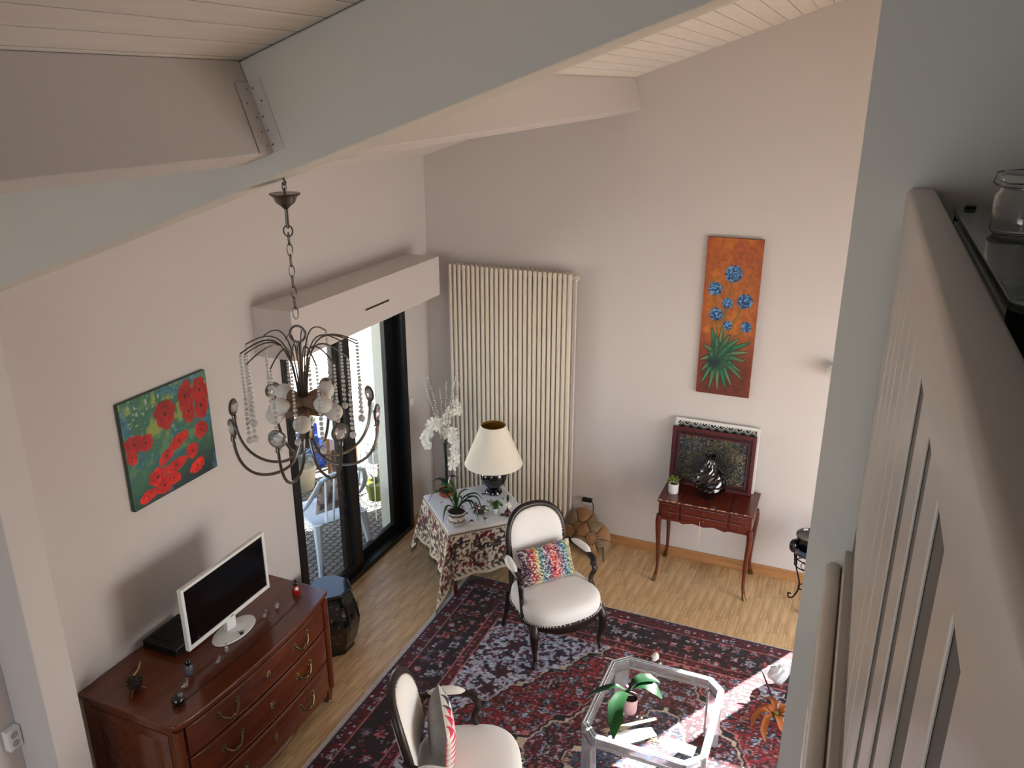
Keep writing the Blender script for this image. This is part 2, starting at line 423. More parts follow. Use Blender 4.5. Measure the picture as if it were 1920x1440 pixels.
# sliding door
d1 = bpy.data.objects.new('door_1', None); C.objects.link(d1); d1['kind'] = 'structure'; d1['label'] = 'black framed glass sliding door to the terrace'
def dpart(name, a, b, m=BLACKF, bev=.004, par=d1): return link(name, MB().box(a, b).mesh(name, False), m, par, bevel=bev)
dpart('door_sill', (-.16, DY0, -.02), (.012, DY1, .045)); dpart('door_head', (-.16, DY0, 2.14), (-.005, DY1, 2.20))
dpart('door_jamb', (-.16, DY0, .045), (.012, DY0 + .05, 2.14)); dpart('door_jamb', (-.16, DY1 - .06, .045), (.014, DY1, 2.14))
for y0, y1, x, lw, rw in ((DY0+.05, -1.21, -.045, .07, .11), (-1.36, DY1-.06, -.10, .13, .13)):
    lf = bpy.data.objects.new('door_leaf', None); C.objects.link(lf); lf.parent = d1
    t = .022
    dpart('stile', (x-t, y0, .045), (x+t, y0+lw, 2.14), par=lf); dpart('stile', (x-t, y1-rw, .045), (x+t, y1, 2.14), par=lf)
    dpart('rail', (x-t, y0+lw, .045), (x+t, y1-rw, .12), par=lf); dpart('rail', (x-t, y0+lw, 2.07), (x+t, y1-rw, 2.14), par=lf)
    dpart('pane', (x-.003, y0+lw, .12), (x+.003, y1-rw, 2.07), GLASS, 0, lf)
# skirting
struct('baseboard_back', MB().box((.012, -.014, 0), (3.88, -.0005, .09)), SKIRT, bevel=.003, label='oak skirting board along the back wall')
struct('baseboard_left', MB().box((.0005, DY1 + .004, 0), (.012, -.0005, .09)).box((.0005, -4.04, 0), (.012, DY0 - .004, .09)), SKIRT, bevel=.003)
# mezzanine: partition, floor, edge
m = MB(); xz_prism(m, [(3.395, 0), (X1, 0), (X1, roof(X1) - .002), (3.395, roof(3.395) - .002)], -4.20, -4.10)
struct('wall_partition', m, GREYW, label='grey-white partition wall that the mezzanine railing runs into')
struct('trim_6', MB().box((3.482, YN, 2.44), (X1, -4.201, 2.60)), mat('mezz_floor', (.55, .47, .40), .6), label='mezzanine floor')
m = MB().tube([(3.4635, -4.2015, 2.598), (3.4635, YN, 2.598)], .0185, 12).box((3.4455, YN, 2.40), (3.4815, -4.2015, 2.598))
struct('trim_7', m, RAILP, smooth=True, label='rounded nosing along the mezzanine edge')

# ------------------------------------------------------------------ railing
rl = thing('railing', 'greige painted mezzanine railing with flat vertical slats and wide handrail', 'railing', (3.52, -6.8, 2.6))
pr = [(3.497,3.462),(3.497,3.540),(3.500,3.547),(3.506,3.551),(3.546,3.551),(3.552,3.547),(3.555,3.540),(3.555,3.462)]
m = MB(); xz_prism(m, pr, -9.45, -4.2015); part('handrail', m, RAILP, rl, smooth=True, bevel=.002)
part('bottom_rail', MB().box((3.484, -9.45, 2.601), (3.530, -4.2015, 2.655)), RAILP, rl, False, bevel=.003)
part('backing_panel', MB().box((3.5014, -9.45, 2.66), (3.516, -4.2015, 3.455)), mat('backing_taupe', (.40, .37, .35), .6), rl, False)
E0 = 3.498
edges = [(-4.235,-4.47),(-4.478,-4.648),(-4.652,-4.80),(-4.806,-4.955),(-4.975,-5.095),(-5.115,-5.248),(-5.325,-5.422),(-5.478,-5.568),(-5.648,-5.724),(-5.781,-5.86),(-5.92,-6.0)]
y = -6.07
while y > -9.3: edges.append((y, y - .085)); y -= .15
for a, b in edges:
    d = .0032
    vs = []
    for yy in (b, a):
        vs += [(E0, yy, 2.775), (E0 + d, yy, 2.735), (E0 + d, yy, 3.463), (E0, yy, 3.463)]
    m = MB().add(vs, [(0,1,2,3),(7,6,5,4),(0,4,5,1),(1,5,6,2),(2,6,7,3),(3,7,4,0)])
    part('slat', m, RAILP, rl, False, bevel=.0015)

# glass console with jars behind the railing
gc = thing('glass_console', 'glass topped console table with dark edge behind the railing', 'table', (3.78, -4.72, 2.6))
GREENG = mat('green_glass', (.80, .86, .84), .05, trans=.85, ior=1.3)
STEELD = mat('brushed_steel', (.82, .85, .84), .5)
RUBB = mat('black_rubber', (.02, .02, .02), .5)
def rrect(x0, x1, y0, y1, r, n=5):
    o = []
    for cx, cy, a in ((x1-r, y1-r, 0), (x0+r, y1-r, 90), (x0+r, y0+r, 180), (x1-r, y0+r, 270)):
        for i in range(n + 1): t = math.radians(a + 90*i/n); o.append((cx + r*math.cos(t), cy + r*math.sin(t)))
    return o
part('glass_top', MB().prism(rrect(3.585, 3.98, -5.16, -4.25, .03), 3.512, 3.522), GREENG, gc, False, bevel=.002)
part('glass_shelf', MB().prism(rrect(3.60, 3.97, -5.14, -4.27, .03), 3.16, 3.168), GREENG, gc, False)
part('rail', MB().box((3.588, -5.10, 3.455), (3.603, -4.30, 3.500)), STEELD, gc, False, bevel=.002)
part('rail', MB().box((3.962, -5.10, 3.455), (3.977, -4.30, 3.500)), STEELD, gc, False, bevel=.002)
for x in (3.605, 3.96):
    for yy in (-5.115, -4.285):
        part('leg', MB().tube([(x, yy, 2.601), (x, yy, 3.512)], .012, 12), STEELD, gc)
        part('peg_cap', MB().lathe([(.0, 3.5225), (.011, 3.5225), (.011, 3.527), (.009, 3.529), (0, 3.529)], 14, (x + .01, yy + .005 if yy > -5 else yy, 0)), RUBB, gc)
        part('connector', MB().box((x - .016, yy - .016, 3.44), (x + .016, yy + .016, 3.511)), RUBB, gc, False, bevel=.003)
def jar(x, y, z, s, label):
    t = thing('glass_jar', label, 'jar', (x, y, z), group='clear jars on the glass console')
    R = .047
    part('jar_body', MB().lathe([(.0, .003), (R*.85, .0), (R, .008), (R, .10*s), (R*.86, .118*s), (R*.86, .135*s), (R*.80, .135*s), (R*.80, .117*s), (R*.93, .098*s), (R*.93, .010), (0, .009)], 28), CRYSTAL, t, world=False)
    part('lid', MB().lathe([(0, .139*s), (R*.9, .139*s), (R*.94, .146*s), (R*.94, .158*s), (R*.8, .166*s), (0, .168*s)], 28), CRYSTAL, t, world=False)
    ring = [(R*.9*math.cos(a), R*.9*math.sin(a), .125*s) for a in np.linspace(0, 2*PI, 25)[:-1]]
    part('wire_clasp', MB().tube(ring, .0016, 6, True).tube([(-R*.9, 0, .125*s), (-R*1.1, 0, .135*s), (-R*1.02, 0, .162*s), (0, 0, .172*s), (R*1.02, 0, .162*s), (R*.9, 0, .125*s)], .0014, 6), NICKEL, t, world=False)
jar(3.660, -4.610, 3.523, .62, 'clear glass clip-top jar, nearest to the railing on the console')
jar(3.80, -4.50, 3.523, .62, 'clear glass clip-top jar, further from the railing on the console')

# ------------------------------------------------------------------ chandelier
CX, CY = 1.795, -4.129
ch = thing('chandelier', 'nickel chandelier with crystal bead strands, curved arms and globe bulbs', 'chandelier', (CX, CY, 2.55))
def cpt(r, a, z): return (CX + r*math.cos(a), CY + r*math.sin(a), z)
part('hook', MB().tube([(CX, CY, 3.525), (CX, CY, 3.497), (CX + .008, CY, 3.488), (CX, CY, 3.48), (CX - .006, CY, 3.486)], .0035, 6), NICKEL, ch)
part('ceiling_cup', MB().lathe([(.0, 3.452), (.046, 3.456), (.047, 3.452), (.036, 3.444), (.030, 3.430), (.027, 3.426), (.016, 3.418), (.009, 3.411), (.006, 3.408), (0, 3.407)], 28, (CX, CY, 0)), NICKEL, ch)
part('rod', MB().tube([(CX, CY, 3.41), (CX, CY, 3.350)], .0055, 10), NICKEL, ch)
def chain_link(z, h, wd, turn, r=.0017):
    p = []
    for i in range(16):
        t = 2*PI*i/16; a = wd*math.cos(t); p.append((CX + a*math.cos(turn), CY + a*math.sin(turn), z + h*math.sin(t)))
    part('chain_link', MB().tube(p, r, 6, True), NICKEL, ch)
chain_link(3.475, .014, .006, .4); chain_link(3.458, .013, .006, 1.9)
chain_link(3.342, .017, .014, .4, .0025)
z = 3.317; k = 0
while z > 3.05:
    chain_link(z, .0205, .0085, .4 if k % 2 else 1.97); z -= .0335; k += 1
part('top_ring', MB().tube([(CX + .024*math.cos(t)*math.cos(.4), CY + .024*math.cos(t)*math.sin(.4), 3.013 + .027*math.sin(t)) for t in np.linspace(0, 2*PI, 25)[:-1]], .0038, 8, True), NICKEL, ch)
part('stem', MB().lathe([(.004, 2.99), (.006, 2.985), (.006, 2.90), (.009, 2.885), (.009, 2.80), (.014, 2.79), (.014, 2.70), (.024, 2.69), (.026, 2.66), (.016, 2.645), (.01, 2.62), (0, 2.612)], 16, (CX, CY, 0)), NICKEL, ch)
# wire fronds with bead strands
BEADM = mat('crystal_bead', (.95, .94, .93), .06, trans=.30, ior=1.6)
NF = 16
for i in range(NF):
    a = 2*PI*i/NF + .12; R = .172 + .012*((i*7) % 3); zt = 2.985 + .012*((i*5) % 3)
    pts = bez(cpt(.012, a, 2.73), cpt(.016, a, 3.02), cpt(.075, a, zt + .035), cpt(R, a, zt - .035), 12)
    fr = part('frond', MB().tube(pts, .0025, 6), NICKEL, ch)
    b = MB(); z = zt - .043; nb = 0
    while z > 2.70 + .03*((i*3) % 2):
        s = .0052 + (.002 if z < 2.83 else 0)
        b.ball(cpt(R, a, z), (s, s, s*.95), 6, 4); z -= s*2.3; nb += 1
    b.ball(cpt(R, a, z - .008), (.011, .011, .012), 8, 6); b.tube([cpt(R, a, zt - .036), cpt(R, a, z)], .0006, 4)
    part('bead_strand', b, BEADM, ch)
# lower arms with framed crystal discs
for i in range(8):
    a = 2*PI*i/8 + .30; R = .245
    pts = bez(cpt(.012, a, 2.70), cpt(.03, a, 2.57), cpt(.07, a, 2.555), cpt(.13, a, 2.558), 8)[:-1] + bez(cpt(.13, a, 2.558), cpt(.20, a, 2.565), cpt(R, a, 2.62), cpt(R, a, 2.715), 10)
    arm = part('arm', MB().tube(pts, .0050, 8), NICKEL, ch)
    M = Matrix.Translation(Vector(cpt(R, a, 2.752))) @ Matrix.Rotation(a, 4, 'Z') @ Matrix.Rotation(PI/2, 4, 'Y')
    part('collar', MB().lathe([(0, 2.708), (.008, 2.708), (.0085, 2.722), (.006, 2.726), (0, 2.727)], 12, cpt(R, a, 0)), NICKEL, arm)
    part('disc_frame', MB().tube([M @ Vector((.026*math.cos(t), .026*math.sin(t), 0)) for t in np.linspace(0, 2*PI, 21)[:-1]], .0042, 6, True), NICKEL, arm)
    part('crystal_disc', MB().lathe([(0, -.010), (.012, -.009), (.0245, -.002), (.0245, .002), (.012, .009), (0, .010)], 10, M=M), CRYSTAL, arm, smooth=False)
BULB = mat('opal_bulb', (.93, .93, .92), .35, sub=.2); SOCK = mat('socket_brown', (.50, .40, .33), .5)
for i in range(8):
    a = 2*PI*i/8 + .55; up = .02 if i % 2 else -.012
    d = Vector((math.cos(a), math.sin(a), -.18 if i % 2 == 0 else .1)).normalized(); p0 = Vector(cpt(.014, a, 2.765 + up))
    M = Matrix.Translation(p0) @ d.to_track_quat('Z', 'Y').to_matrix().to_4x4()
    bb = part('bulb', MB().ball((0, 0, .083), (.0295, .0295, .0295), 16, 10, M).lathe([(.012, .045), (.016, .058), (.022, .066)], 14, M=M), BULB, ch)
    part('socket', MB().lathe([(.0, .0), (.019, .0), (.020, .048), (.016, .050), (0, .050)], 16, M=M), SOCK, bb)

# ------------------------------------------------------------------ paintings
def paint_panel(name, cfun, nu, nv, o, ux, uz, depth, nrm, label, cat='painting', edge=(.2, .2, .2), mt=None):
    """canvas on the wall: o = lower-left corner, ux/uz edges, nrm towards the room"""
    o, ux, uz, nrm = map(Vector, (o, ux, uz, nrm)); mid = o + ux/2
    t = thing(name, label, cat, mid)
    mb = MB().grid(lambda u, v: o + ux*u + uz*v + nrm*depth, nu, nv)
    me = mb.mesh('canvas_face', False, mid); U, V = np.meshgrid(np.linspace(0, 1, nu+1), np.linspace(0, 1, nv+1))
    colour(me, cfun(U, V).reshape(-1, 3)); link('canvas_face', me, mt or PAINT, t)
    q = [o, o+ux, o+ux+uz, o+uz]
    part('canvas_edge', MB().add(q + [p + nrm*(depth-.0006) for p in q], [(0,1,2,3),(4,5,6,7),(0,4,5,1),(1,5,6,2),(2,6,7,3),(3,7,4,0)]), mat(name + '_edge', edge, .8), t, False)
    return t
PAINT = painted('oil_paint', .55, bump=.25, bscale=90)
def poppies(U, V):
    w = 1 - V; c = np.zeros(U.shape + (3,)); n1 = vnoise(U*7, w*7, 1); n2 = vnoise(U*19, w*19, 2); n3 = vnoise(U*45, w*45, 3); n4 = vnoise(U*5, w*5, 9)
    c[:] = (.22, .42, .34); c = mixc(c, (.16, .40, .44), (n1 > .55)*.7); c = mixc(c, (.40, .55, .36), np.clip((n2-.5)*3, 0, 1)*np.clip(1.3 - w*1.2, 0.15, 1))
    c = mixc(c, (.62, .72, .62), (n3 > .80)*np.clip(1.05 - w*1.3, .08, 1)); c = mixc(c, (.62, .62, .22), (n2 > .78)*(w < .4)*.6)
    c = mixc(c, (.06, .14, .16), np.clip((w + U*.25 - .78)*2.2, 0, .85)); c = mixc(c, (.22, .45, .60), ((n4 > .72) & (n3 > .4))*.6)
    P = [(.47,.25,.12,.14,0),(.72,.17,.085,.16,.2),(.74,.32,.075,.12,0),(.90,.17,.10,.13,0),(.90,.32,.085,.14,0),(.86,.55,.085,.085,0),(.10,.40,.12,.085,.1),(.22,.43,.09,.075,-.3),(.06,.5,.06,.08,0),
         (.42,.64,.11,.055,-.45),(.58,.55,.13,.06,-.35),(.72,.71,.075,.075,-.4),(.51,.77,.14,.06,-.12),(.76,.88,.10,.065,-.35),(.29,.79,.10,.09,0),(.35,.90,.10,.08,0),(.16,.92,.10,.055,-.2),(.46,.88,.09,.06,.2)]
    for k, (x, y, a, b, t) in enumerate(P):
        dx = (U-x)*math.cos(t) + (w-y)*math.sin(t); dy = -(U-x)*math.sin(t) + (w-y)*math.cos(t)
        th = np.arctan2(dy, dx); r = np.hypot(dx/a, dy/b) * (1 + .06*np.sin(th*3 + k) + .05*np.sin(th*7 + 2*k))
        lightr = vnoise(U*14 + k, w*14, 5 + k)
        red = np.stack([.62 + .24*lightr, .05 + .10*lightr, .05 + .05*lightr], -1) * (.80 + .35*np.clip(w, 0, 1))[..., None]
        mk = np.clip((1 - r)*14, 0, 1)[..., None]; c = c*(1-mk) + red*mk
        c = mixc(c, (.30, .02, .03), np.clip(1 - np.abs(r - .55)*7, 0, 1)*.45*(np.sin(th*3 + k) > 0)*(r < 1))
        c = mixc(c, (.08, .05, .08), np.clip((.17 - r)*12, 0, 1))
    return c
paint_panel('poppy_painting', poppies, 110, 110, (0.001, -3.364, 1.615), (0, .628, 0), (0, 0, .613), .025, (1, 0, 0), 'square canvas of red poppies on green hung on the left wall', edge=(.30, .36, .32))
def alliums(U, V):
    w = 1 - V; H = 3.0; n1 = vnoise(U*5, w*12, 21); n2 = vnoise(U*22, w*60, 22); c = np.zeros(U.shape + (3,))
    c[:] = (.62, .35, .15); c = mixc(c, (.64, .28, .16), np.clip((.25 - w)*3, 0, .8)); c = mixc(c, (.70, .40, .13), np.clip((n1-.45)*3, 0, 1)*(w < .6)*.8)
    c = mixc(c, (.36, .14, .10), np.clip((w-.58)*4, 0, .9)); c = c * (.90 + .22*n2)[..., None]
    c = mixc(c, (.58, .22, .13), np.clip((np.abs(U-.5)-.40)*5, 0, .3))
    B = [(.52,.215,.165),(.21,.315,.135),(.765,.38,.145),(.45,.40,.105),(.265,.475,.13),(.49,.54,.09),(.83,.54,.105)]
    cx, cy = .28, .79
    def seg(ax, ay, bx, by, w0, w1):
        px, py = U-ax, (w-ay)*H; vx, vy = bx-ax, (by-ay)*H; L2 = vx*vx + vy*vy; t = np.clip((px*vx+py*vy)/L2, 0, 1)
        return np.hypot(px-t*vx, py-t*vy), t
    for x, y, r in B:
        d, t = seg(x, y, .35, .72, 0, 0); c = mixc(c, (.34, .40, .22), np.clip((.018-d)*80, 0, .7))
    L = [(.93,.635),(.90,.70),(.88,.76),(.80,.83),(.86,.885),(.66,.93),(.56,.96),(.40,.965),(.24,.975),(.10,.93),(.06,.86),(.04,.78),(.20,.565),(.40,.56),(.55,.60),(.72,.62),(.30,.62),(.08,.68)]
    for k, (x, y) in enumerate(L):
        mx_, my_ = (cx+x)/2 + .04, (cy+y)/2 - .03
        for (a, b, e, f, u0, u1) in ((cx, cy, mx_, my_, 0, .5), (mx_, my_, x, y, .5, 1)):
            d, t = seg(a, b, e, f, 0, 0); tt = u0 + t*.5; wd = .065*(1-tt)**.7 + .008
            g = np.stack([.10 + .30*tt*(k % 3 > 0), .26 + .28*tt, .22 + .12*tt], -1); mk = np.clip((wd-d)*60, 0, 1)[..., None]
            c = c*(1-mk) + g*mk; c = mixc(c, (.60, .68, .50), np.clip((.010-d)*120, 0, 1)*(.25 + .5*tt)*(k % 2)); c = mixc(c, (.05, .16, .17), np.clip(1 - np.abs(d-wd)*90, 0, .8))
    c = mixc(c, (.05, .13, .20), np.clip((.15 - np.hypot(U-cx, (w-cy)*H))*6, 0, .8))
    for x, y, r in B:
        d = np.hypot(U-x, (w-y)*H)/r; n = vnoise(U*60, w*180, 30); mk = np.clip((1 - d + .12*(n-.5))*9, 0, 1)
        c = mixc(c, (.13, .28, .50), mk); c = mixc(c, (.46, .68, .84), mk*(n > .62)*.9); c = mixc(c, (.05, .12, .30), mk*(n < .28)*.8)
    return c
paint_panel('allium_painting', alliums, 70, 200, (2.374, -.001, 1.515), (.404, 0, 0), (0, 0, 1.215), .025, (0, -1, 0), 'tall narrow canvas of blue globe flowers on orange ground', edge=(.42, .20, .12))

# ------------------------------------------------------------------ radiator
ra = thing('radiator', 'tall cream vertical tube radiator in the corner', 'radiator', (.80, -.07, .0))
me_c = None
for i in range(26):
    x = .272 + i*.0426
    if me_c is None:
        mb = MB()
        for yy in (-.030, .030): mb.tube([(0, yy, .16), (0, yy, .17), (0, yy, 2.365), (0, yy, 2.378)], [.010, .0172, .0172, .011], 12)
        me_c = mb.mesh('tube_column')
    link('tube_column', me_c, RADP, ra, loc=(x - .80, 0, 0))
for zz in (.20, 2.34): part('header', MB().tube([(.25, -.07, zz), (1.36, -.07, zz)], .017, 12), RADP, ra)
part('supply_pipe', MB().tube([(1.376, -.07, .02), (1.376, -.07, 2.34), (1.36, -.07, 2.34)], .011, 10), WALL, ra)
part('valve', MB().tube([(1.36, -.07, 2.345), (1.402, -.07, 2.345)], [.014, .017], 12).tube([(1.376, -.07, 2.32), (1.376, -.07, 2.365)], .014, 12), mat('valve_white', (.88, .84, .80), .4), ra)
for x in (.40, 1.20): part('wall_bracket', MB().box((x-.02, -.04, 2.26), (x+.02, -.0005, 2.30)).box((x-.02, -.04, .28), (x+.02, -.0005, .32)), RADP, ra, False)

# ------------------------------------------------------------------ rug
RX0, RX1, RYN, RYF = .82, 4.50, -4.05, -.945
def rugcol(X, Y):
    dx = np.minimum(X - RX0, RX1 - X); dy = np.minimum(Y - RYN, RYF - Y); d = np.minimum(dx, dy)
    cx, cy = (RX0+RX1)/2, (RYN+RYF)/2; ax, ay = np.abs(X-cx), np.abs(Y-cy)
    NAVY, RED, WINE, PALE, ROSE, CREAM, BLK = (.09,.09,.17), (.50,.09,.12), (.33,.06,.09), (.66,.68,.76), (.70,.42,.42), (.74,.66,.60), (.06,.05,.07)
    c = np.zeros(X.shape + (3,)); c[:] = RED
    def motifs(c, m, size, s, cols, dens=.75, fold=True):
        px, py = (ax, ay) if fold else (X, Y)
        ix, iy = np.floor(px/size), np.floor(py/size); jx, jy = h2(ix,iy,s)*.3-.15, h2(ix,iy,s+1)*.3-.15
        lx, ly = px/size - ix - .5 - jx, py/size - iy - .5 - jy
        th = np.arctan2(ly, lx); r = np.hypot(lx, ly)*(1 + .28*np.cos(th*np.where(h2(ix,iy,s+2) > .5, 4, 6))); on = (h2(ix,iy,s+3) < dens) & m
        k = np.floor(h2(ix,iy,s+4)*len(cols)).astype(int) % len(cols)
        A = np.array(cols)[k]; B = np.array(cols)[(k+1) % len(cols)]
        for lo, hi, col in ((.30,.36,BLK), (.17,.30,A), (.06,.17,B), (0,.06,A)):
            mk = (on & (r >= lo) & (r < hi))[..., None]; c = np.where(mk, col, c)
        return c
    # main field, stepped like weaving
    sx, sy = np.floor(ax/.03)*.03, np.floor(ay/.03)*.03
    q = ax/1.18 + ay/1.63 + .05*np.abs(np.mod(ax*5.5, 1)*2 - 1) + .02*np.abs(np.mod(ay*15, 1)*2 - 1) - .035
    fine = vnoise(X*58, Y*58, 45); fine2 = vnoise(ax*85, ay*85, 46)
    field = d > .46
    def busy(c, m, cols, size, sd, amt=.6):
        c = motifs(c, m, size, sd, cols, .72); c = motifs(c, m, size*.42, sd+10, cols[::-1], .45)
        c = np.where((m & (fine > .66))[..., None], c*.45, c); return np.where((m & (fine2 < .20))[..., None], c*(1-amt) + np.array(PALE)*amt, c)
    def line(c, m, v, at, wd, col): return np.where((m & (np.abs(v-at) < wd))[..., None], np.array(col), c)
    c = np.where(field[..., None], np.array(RED), c); c = busy(c, field, [PALE, NAVY, ROSE, BLK, (.35,.42,.50)], .085, 3)
    sp = field & (q > 1.11)                         # pale corner pieces
    f = vnoise(X*40, Y*40, 40); f2 = vnoise(ax*60, ay*60, 41); cc = np.zeros_like(c); cc[:] = PALE
    cc = mixc(cc, NAVY, (f > .54)*.95); cc = mixc(cc, (.42,.14,.20), (f2 > .70)*.85); cc = mixc(cc, (.80,.83,.88), (f2 < .26)*.9)
    cc = motifs(cc, sp, .15, 21, [WINE, NAVY, PALE], .30); c = np.where(sp[..., None], cc, c)
    c = line(c, field, q, 1.105, .007, CREAM); c = line(c, field, q, 1.09, .008, BLK)
    med = field & (q < .66)
    c = np.where(med[..., None], np.array(WINE), c); c = busy(c, med, [RED, PALE, NAVY, ROSE], .08, 31)
    c = line(c, field, q, .66, .009, CREAM); c = line(c, field, q, .68, .012, BLK); c = line(c, field, q, .70, .006, ROSE)
    inn = field & (q < .40); c = np.where(inn[..., None], np.array((.26,.28,.38)), c); c = busy(c, inn, [RED, CREAM, NAVY], .07, 51); c = line(c, field, q, .40, .008, CREAM); c = line(c, field, q, .415, .008, BLK)
    q3 = np.maximum(ax, ay*.8); dots = np.sin(Y*150 + 2*np.sin(X*150)) > 0
    for at, wd, col in ((.74, .020, BLK), (.77, .006, CREAM), (.80, .018, BLK), (.83, .005, ROSE)):
        mk = field & (np.abs(q3-at) < wd) & (q < 1.02) & (np.minimum(ax, ay*.8) > .42)
        c = np.where(mk[..., None], np.where((dots & (wd > .01) & (np.abs(q3-at) < wd*.5))[..., None], np.array(ROSE), np.array(col)), c)
    # borders
    b = (d <= .46); c = np.where(b[..., None], np.array(WINE), c)
    mb_ = (d > .12) & (d < .38); c = np.where(mb_[..., None], np.array((.13,.06,.10)), c)
    c = motifs(c, mb_, .105, 61, [RED, PALE, WINE, (.30,.32,.42), ROSE], .9, False); c = motifs(c, mb_, .036, 65, [PALE, RED, NAVY, WINE], .5, False)
    c = motifs(c, (d > .03) & (d < .11), .055, 71, [PALE, NAVY, RED], .8, False); c = motifs(c, (d > .395) & (d < .452), .045, 75, [RED, NAVY, ROSE], .9, False)
    c = np.where((b & (d > .03) & (fine > .68))[..., None], c*.5, c)
    for at, wd, col in ((.116, .004, ROSE), (.384, .004, ROSE), (.456, .004, ROSE)): c = line(c, b, d, at, wd, col)
    for lo, hi, col in ((.0,.010,(.75,.72,.70)), (.010,.03,(.20,.10,.20))): c = np.where(((d >= lo) & (d < hi))[..., None], np.array(col), c)
    g = vnoise(X*120, Y*120, 80); return c * (.80 + .36*g)[..., None]
rg = thing('rug', 'dark red and navy patterned oriental rug with pale corner pieces', 'rug', ((RX0+RX1)/2, (RYN+RYF)/2, 0))
nu, nv = 420, 500
mb = MB().grid(lambda u, v: (RX0 + (RX1-RX0)*u, RYN + (RYF-RYN)*v, .011 + .0015*math.sin(u*9)*math.sin(v*7)), nu, nv)
me = mb.mesh('pile', True, rg.location); XX, YY = np.meshgrid(np.linspace(RX0, RX1, nu+1), np.linspace(RYN, RYF, nv+1)); colour(me, rugcol(XX, YY).reshape(-1, 3))
link('pile', me, painted('rug_wool', .85, bump=.3, sheen=.08, bscale=400), rg)
part('backing', MB().box((RX0, RYN, .001), (RX1, RYF, .009)), mat('rug_backing', (.62, .58, .56), .9), rg, False)
m = MB()
for k in range(420):
    y = RYN + .01 + k*(RYF-RYN-.02)/420
    m.box((RX0 - .018 - random.random()*.008, y, .001), (RX0, y + .0065, .007))
part('selvage_fringe', m, mat('fringe_white', (.82, .80, .78), .9), rg, False, kind='stuff')

# ------------------------------------------------------------------ armchairs
def seat_outline(s=1., n=40):
    o = []
    for i in range(n):
        t = 2*PI*i/n; ct, st = math.cos(t), math.sin(t)
        x = abs(ct)**.62*(1 if ct >= 0 else -1)*(.288 + .034*st); y = abs(st)**.62*(1 if st >= 0 else -1)*.255 + (.055*(1 - (x/.31)**2) if st > 0 else 0)
        o.append((x*s, y*s + .01))
    return o
def loft(m, rings):
    """rings: lists of points of one length; the first is capped to its centre, the last is open or capped"""
    n = len(rings[0]); vs = [p for r in rings for p in r]; fs = []
    for j in range(len(rings)-1):
        for i in range(n): fs.append((j*n+i, j*n+(i+1) % n, (j+1)*n+(i+1) % n, (j+1)*n+i))
    fs.append(tuple(range(n))[::-1]); fs.append(tuple((len(rings)-1)*n+i for i in range(n)))
    return m.add(vs, fs)
NAIL = mat('white_gimp', (.86, .83, .78), .6)
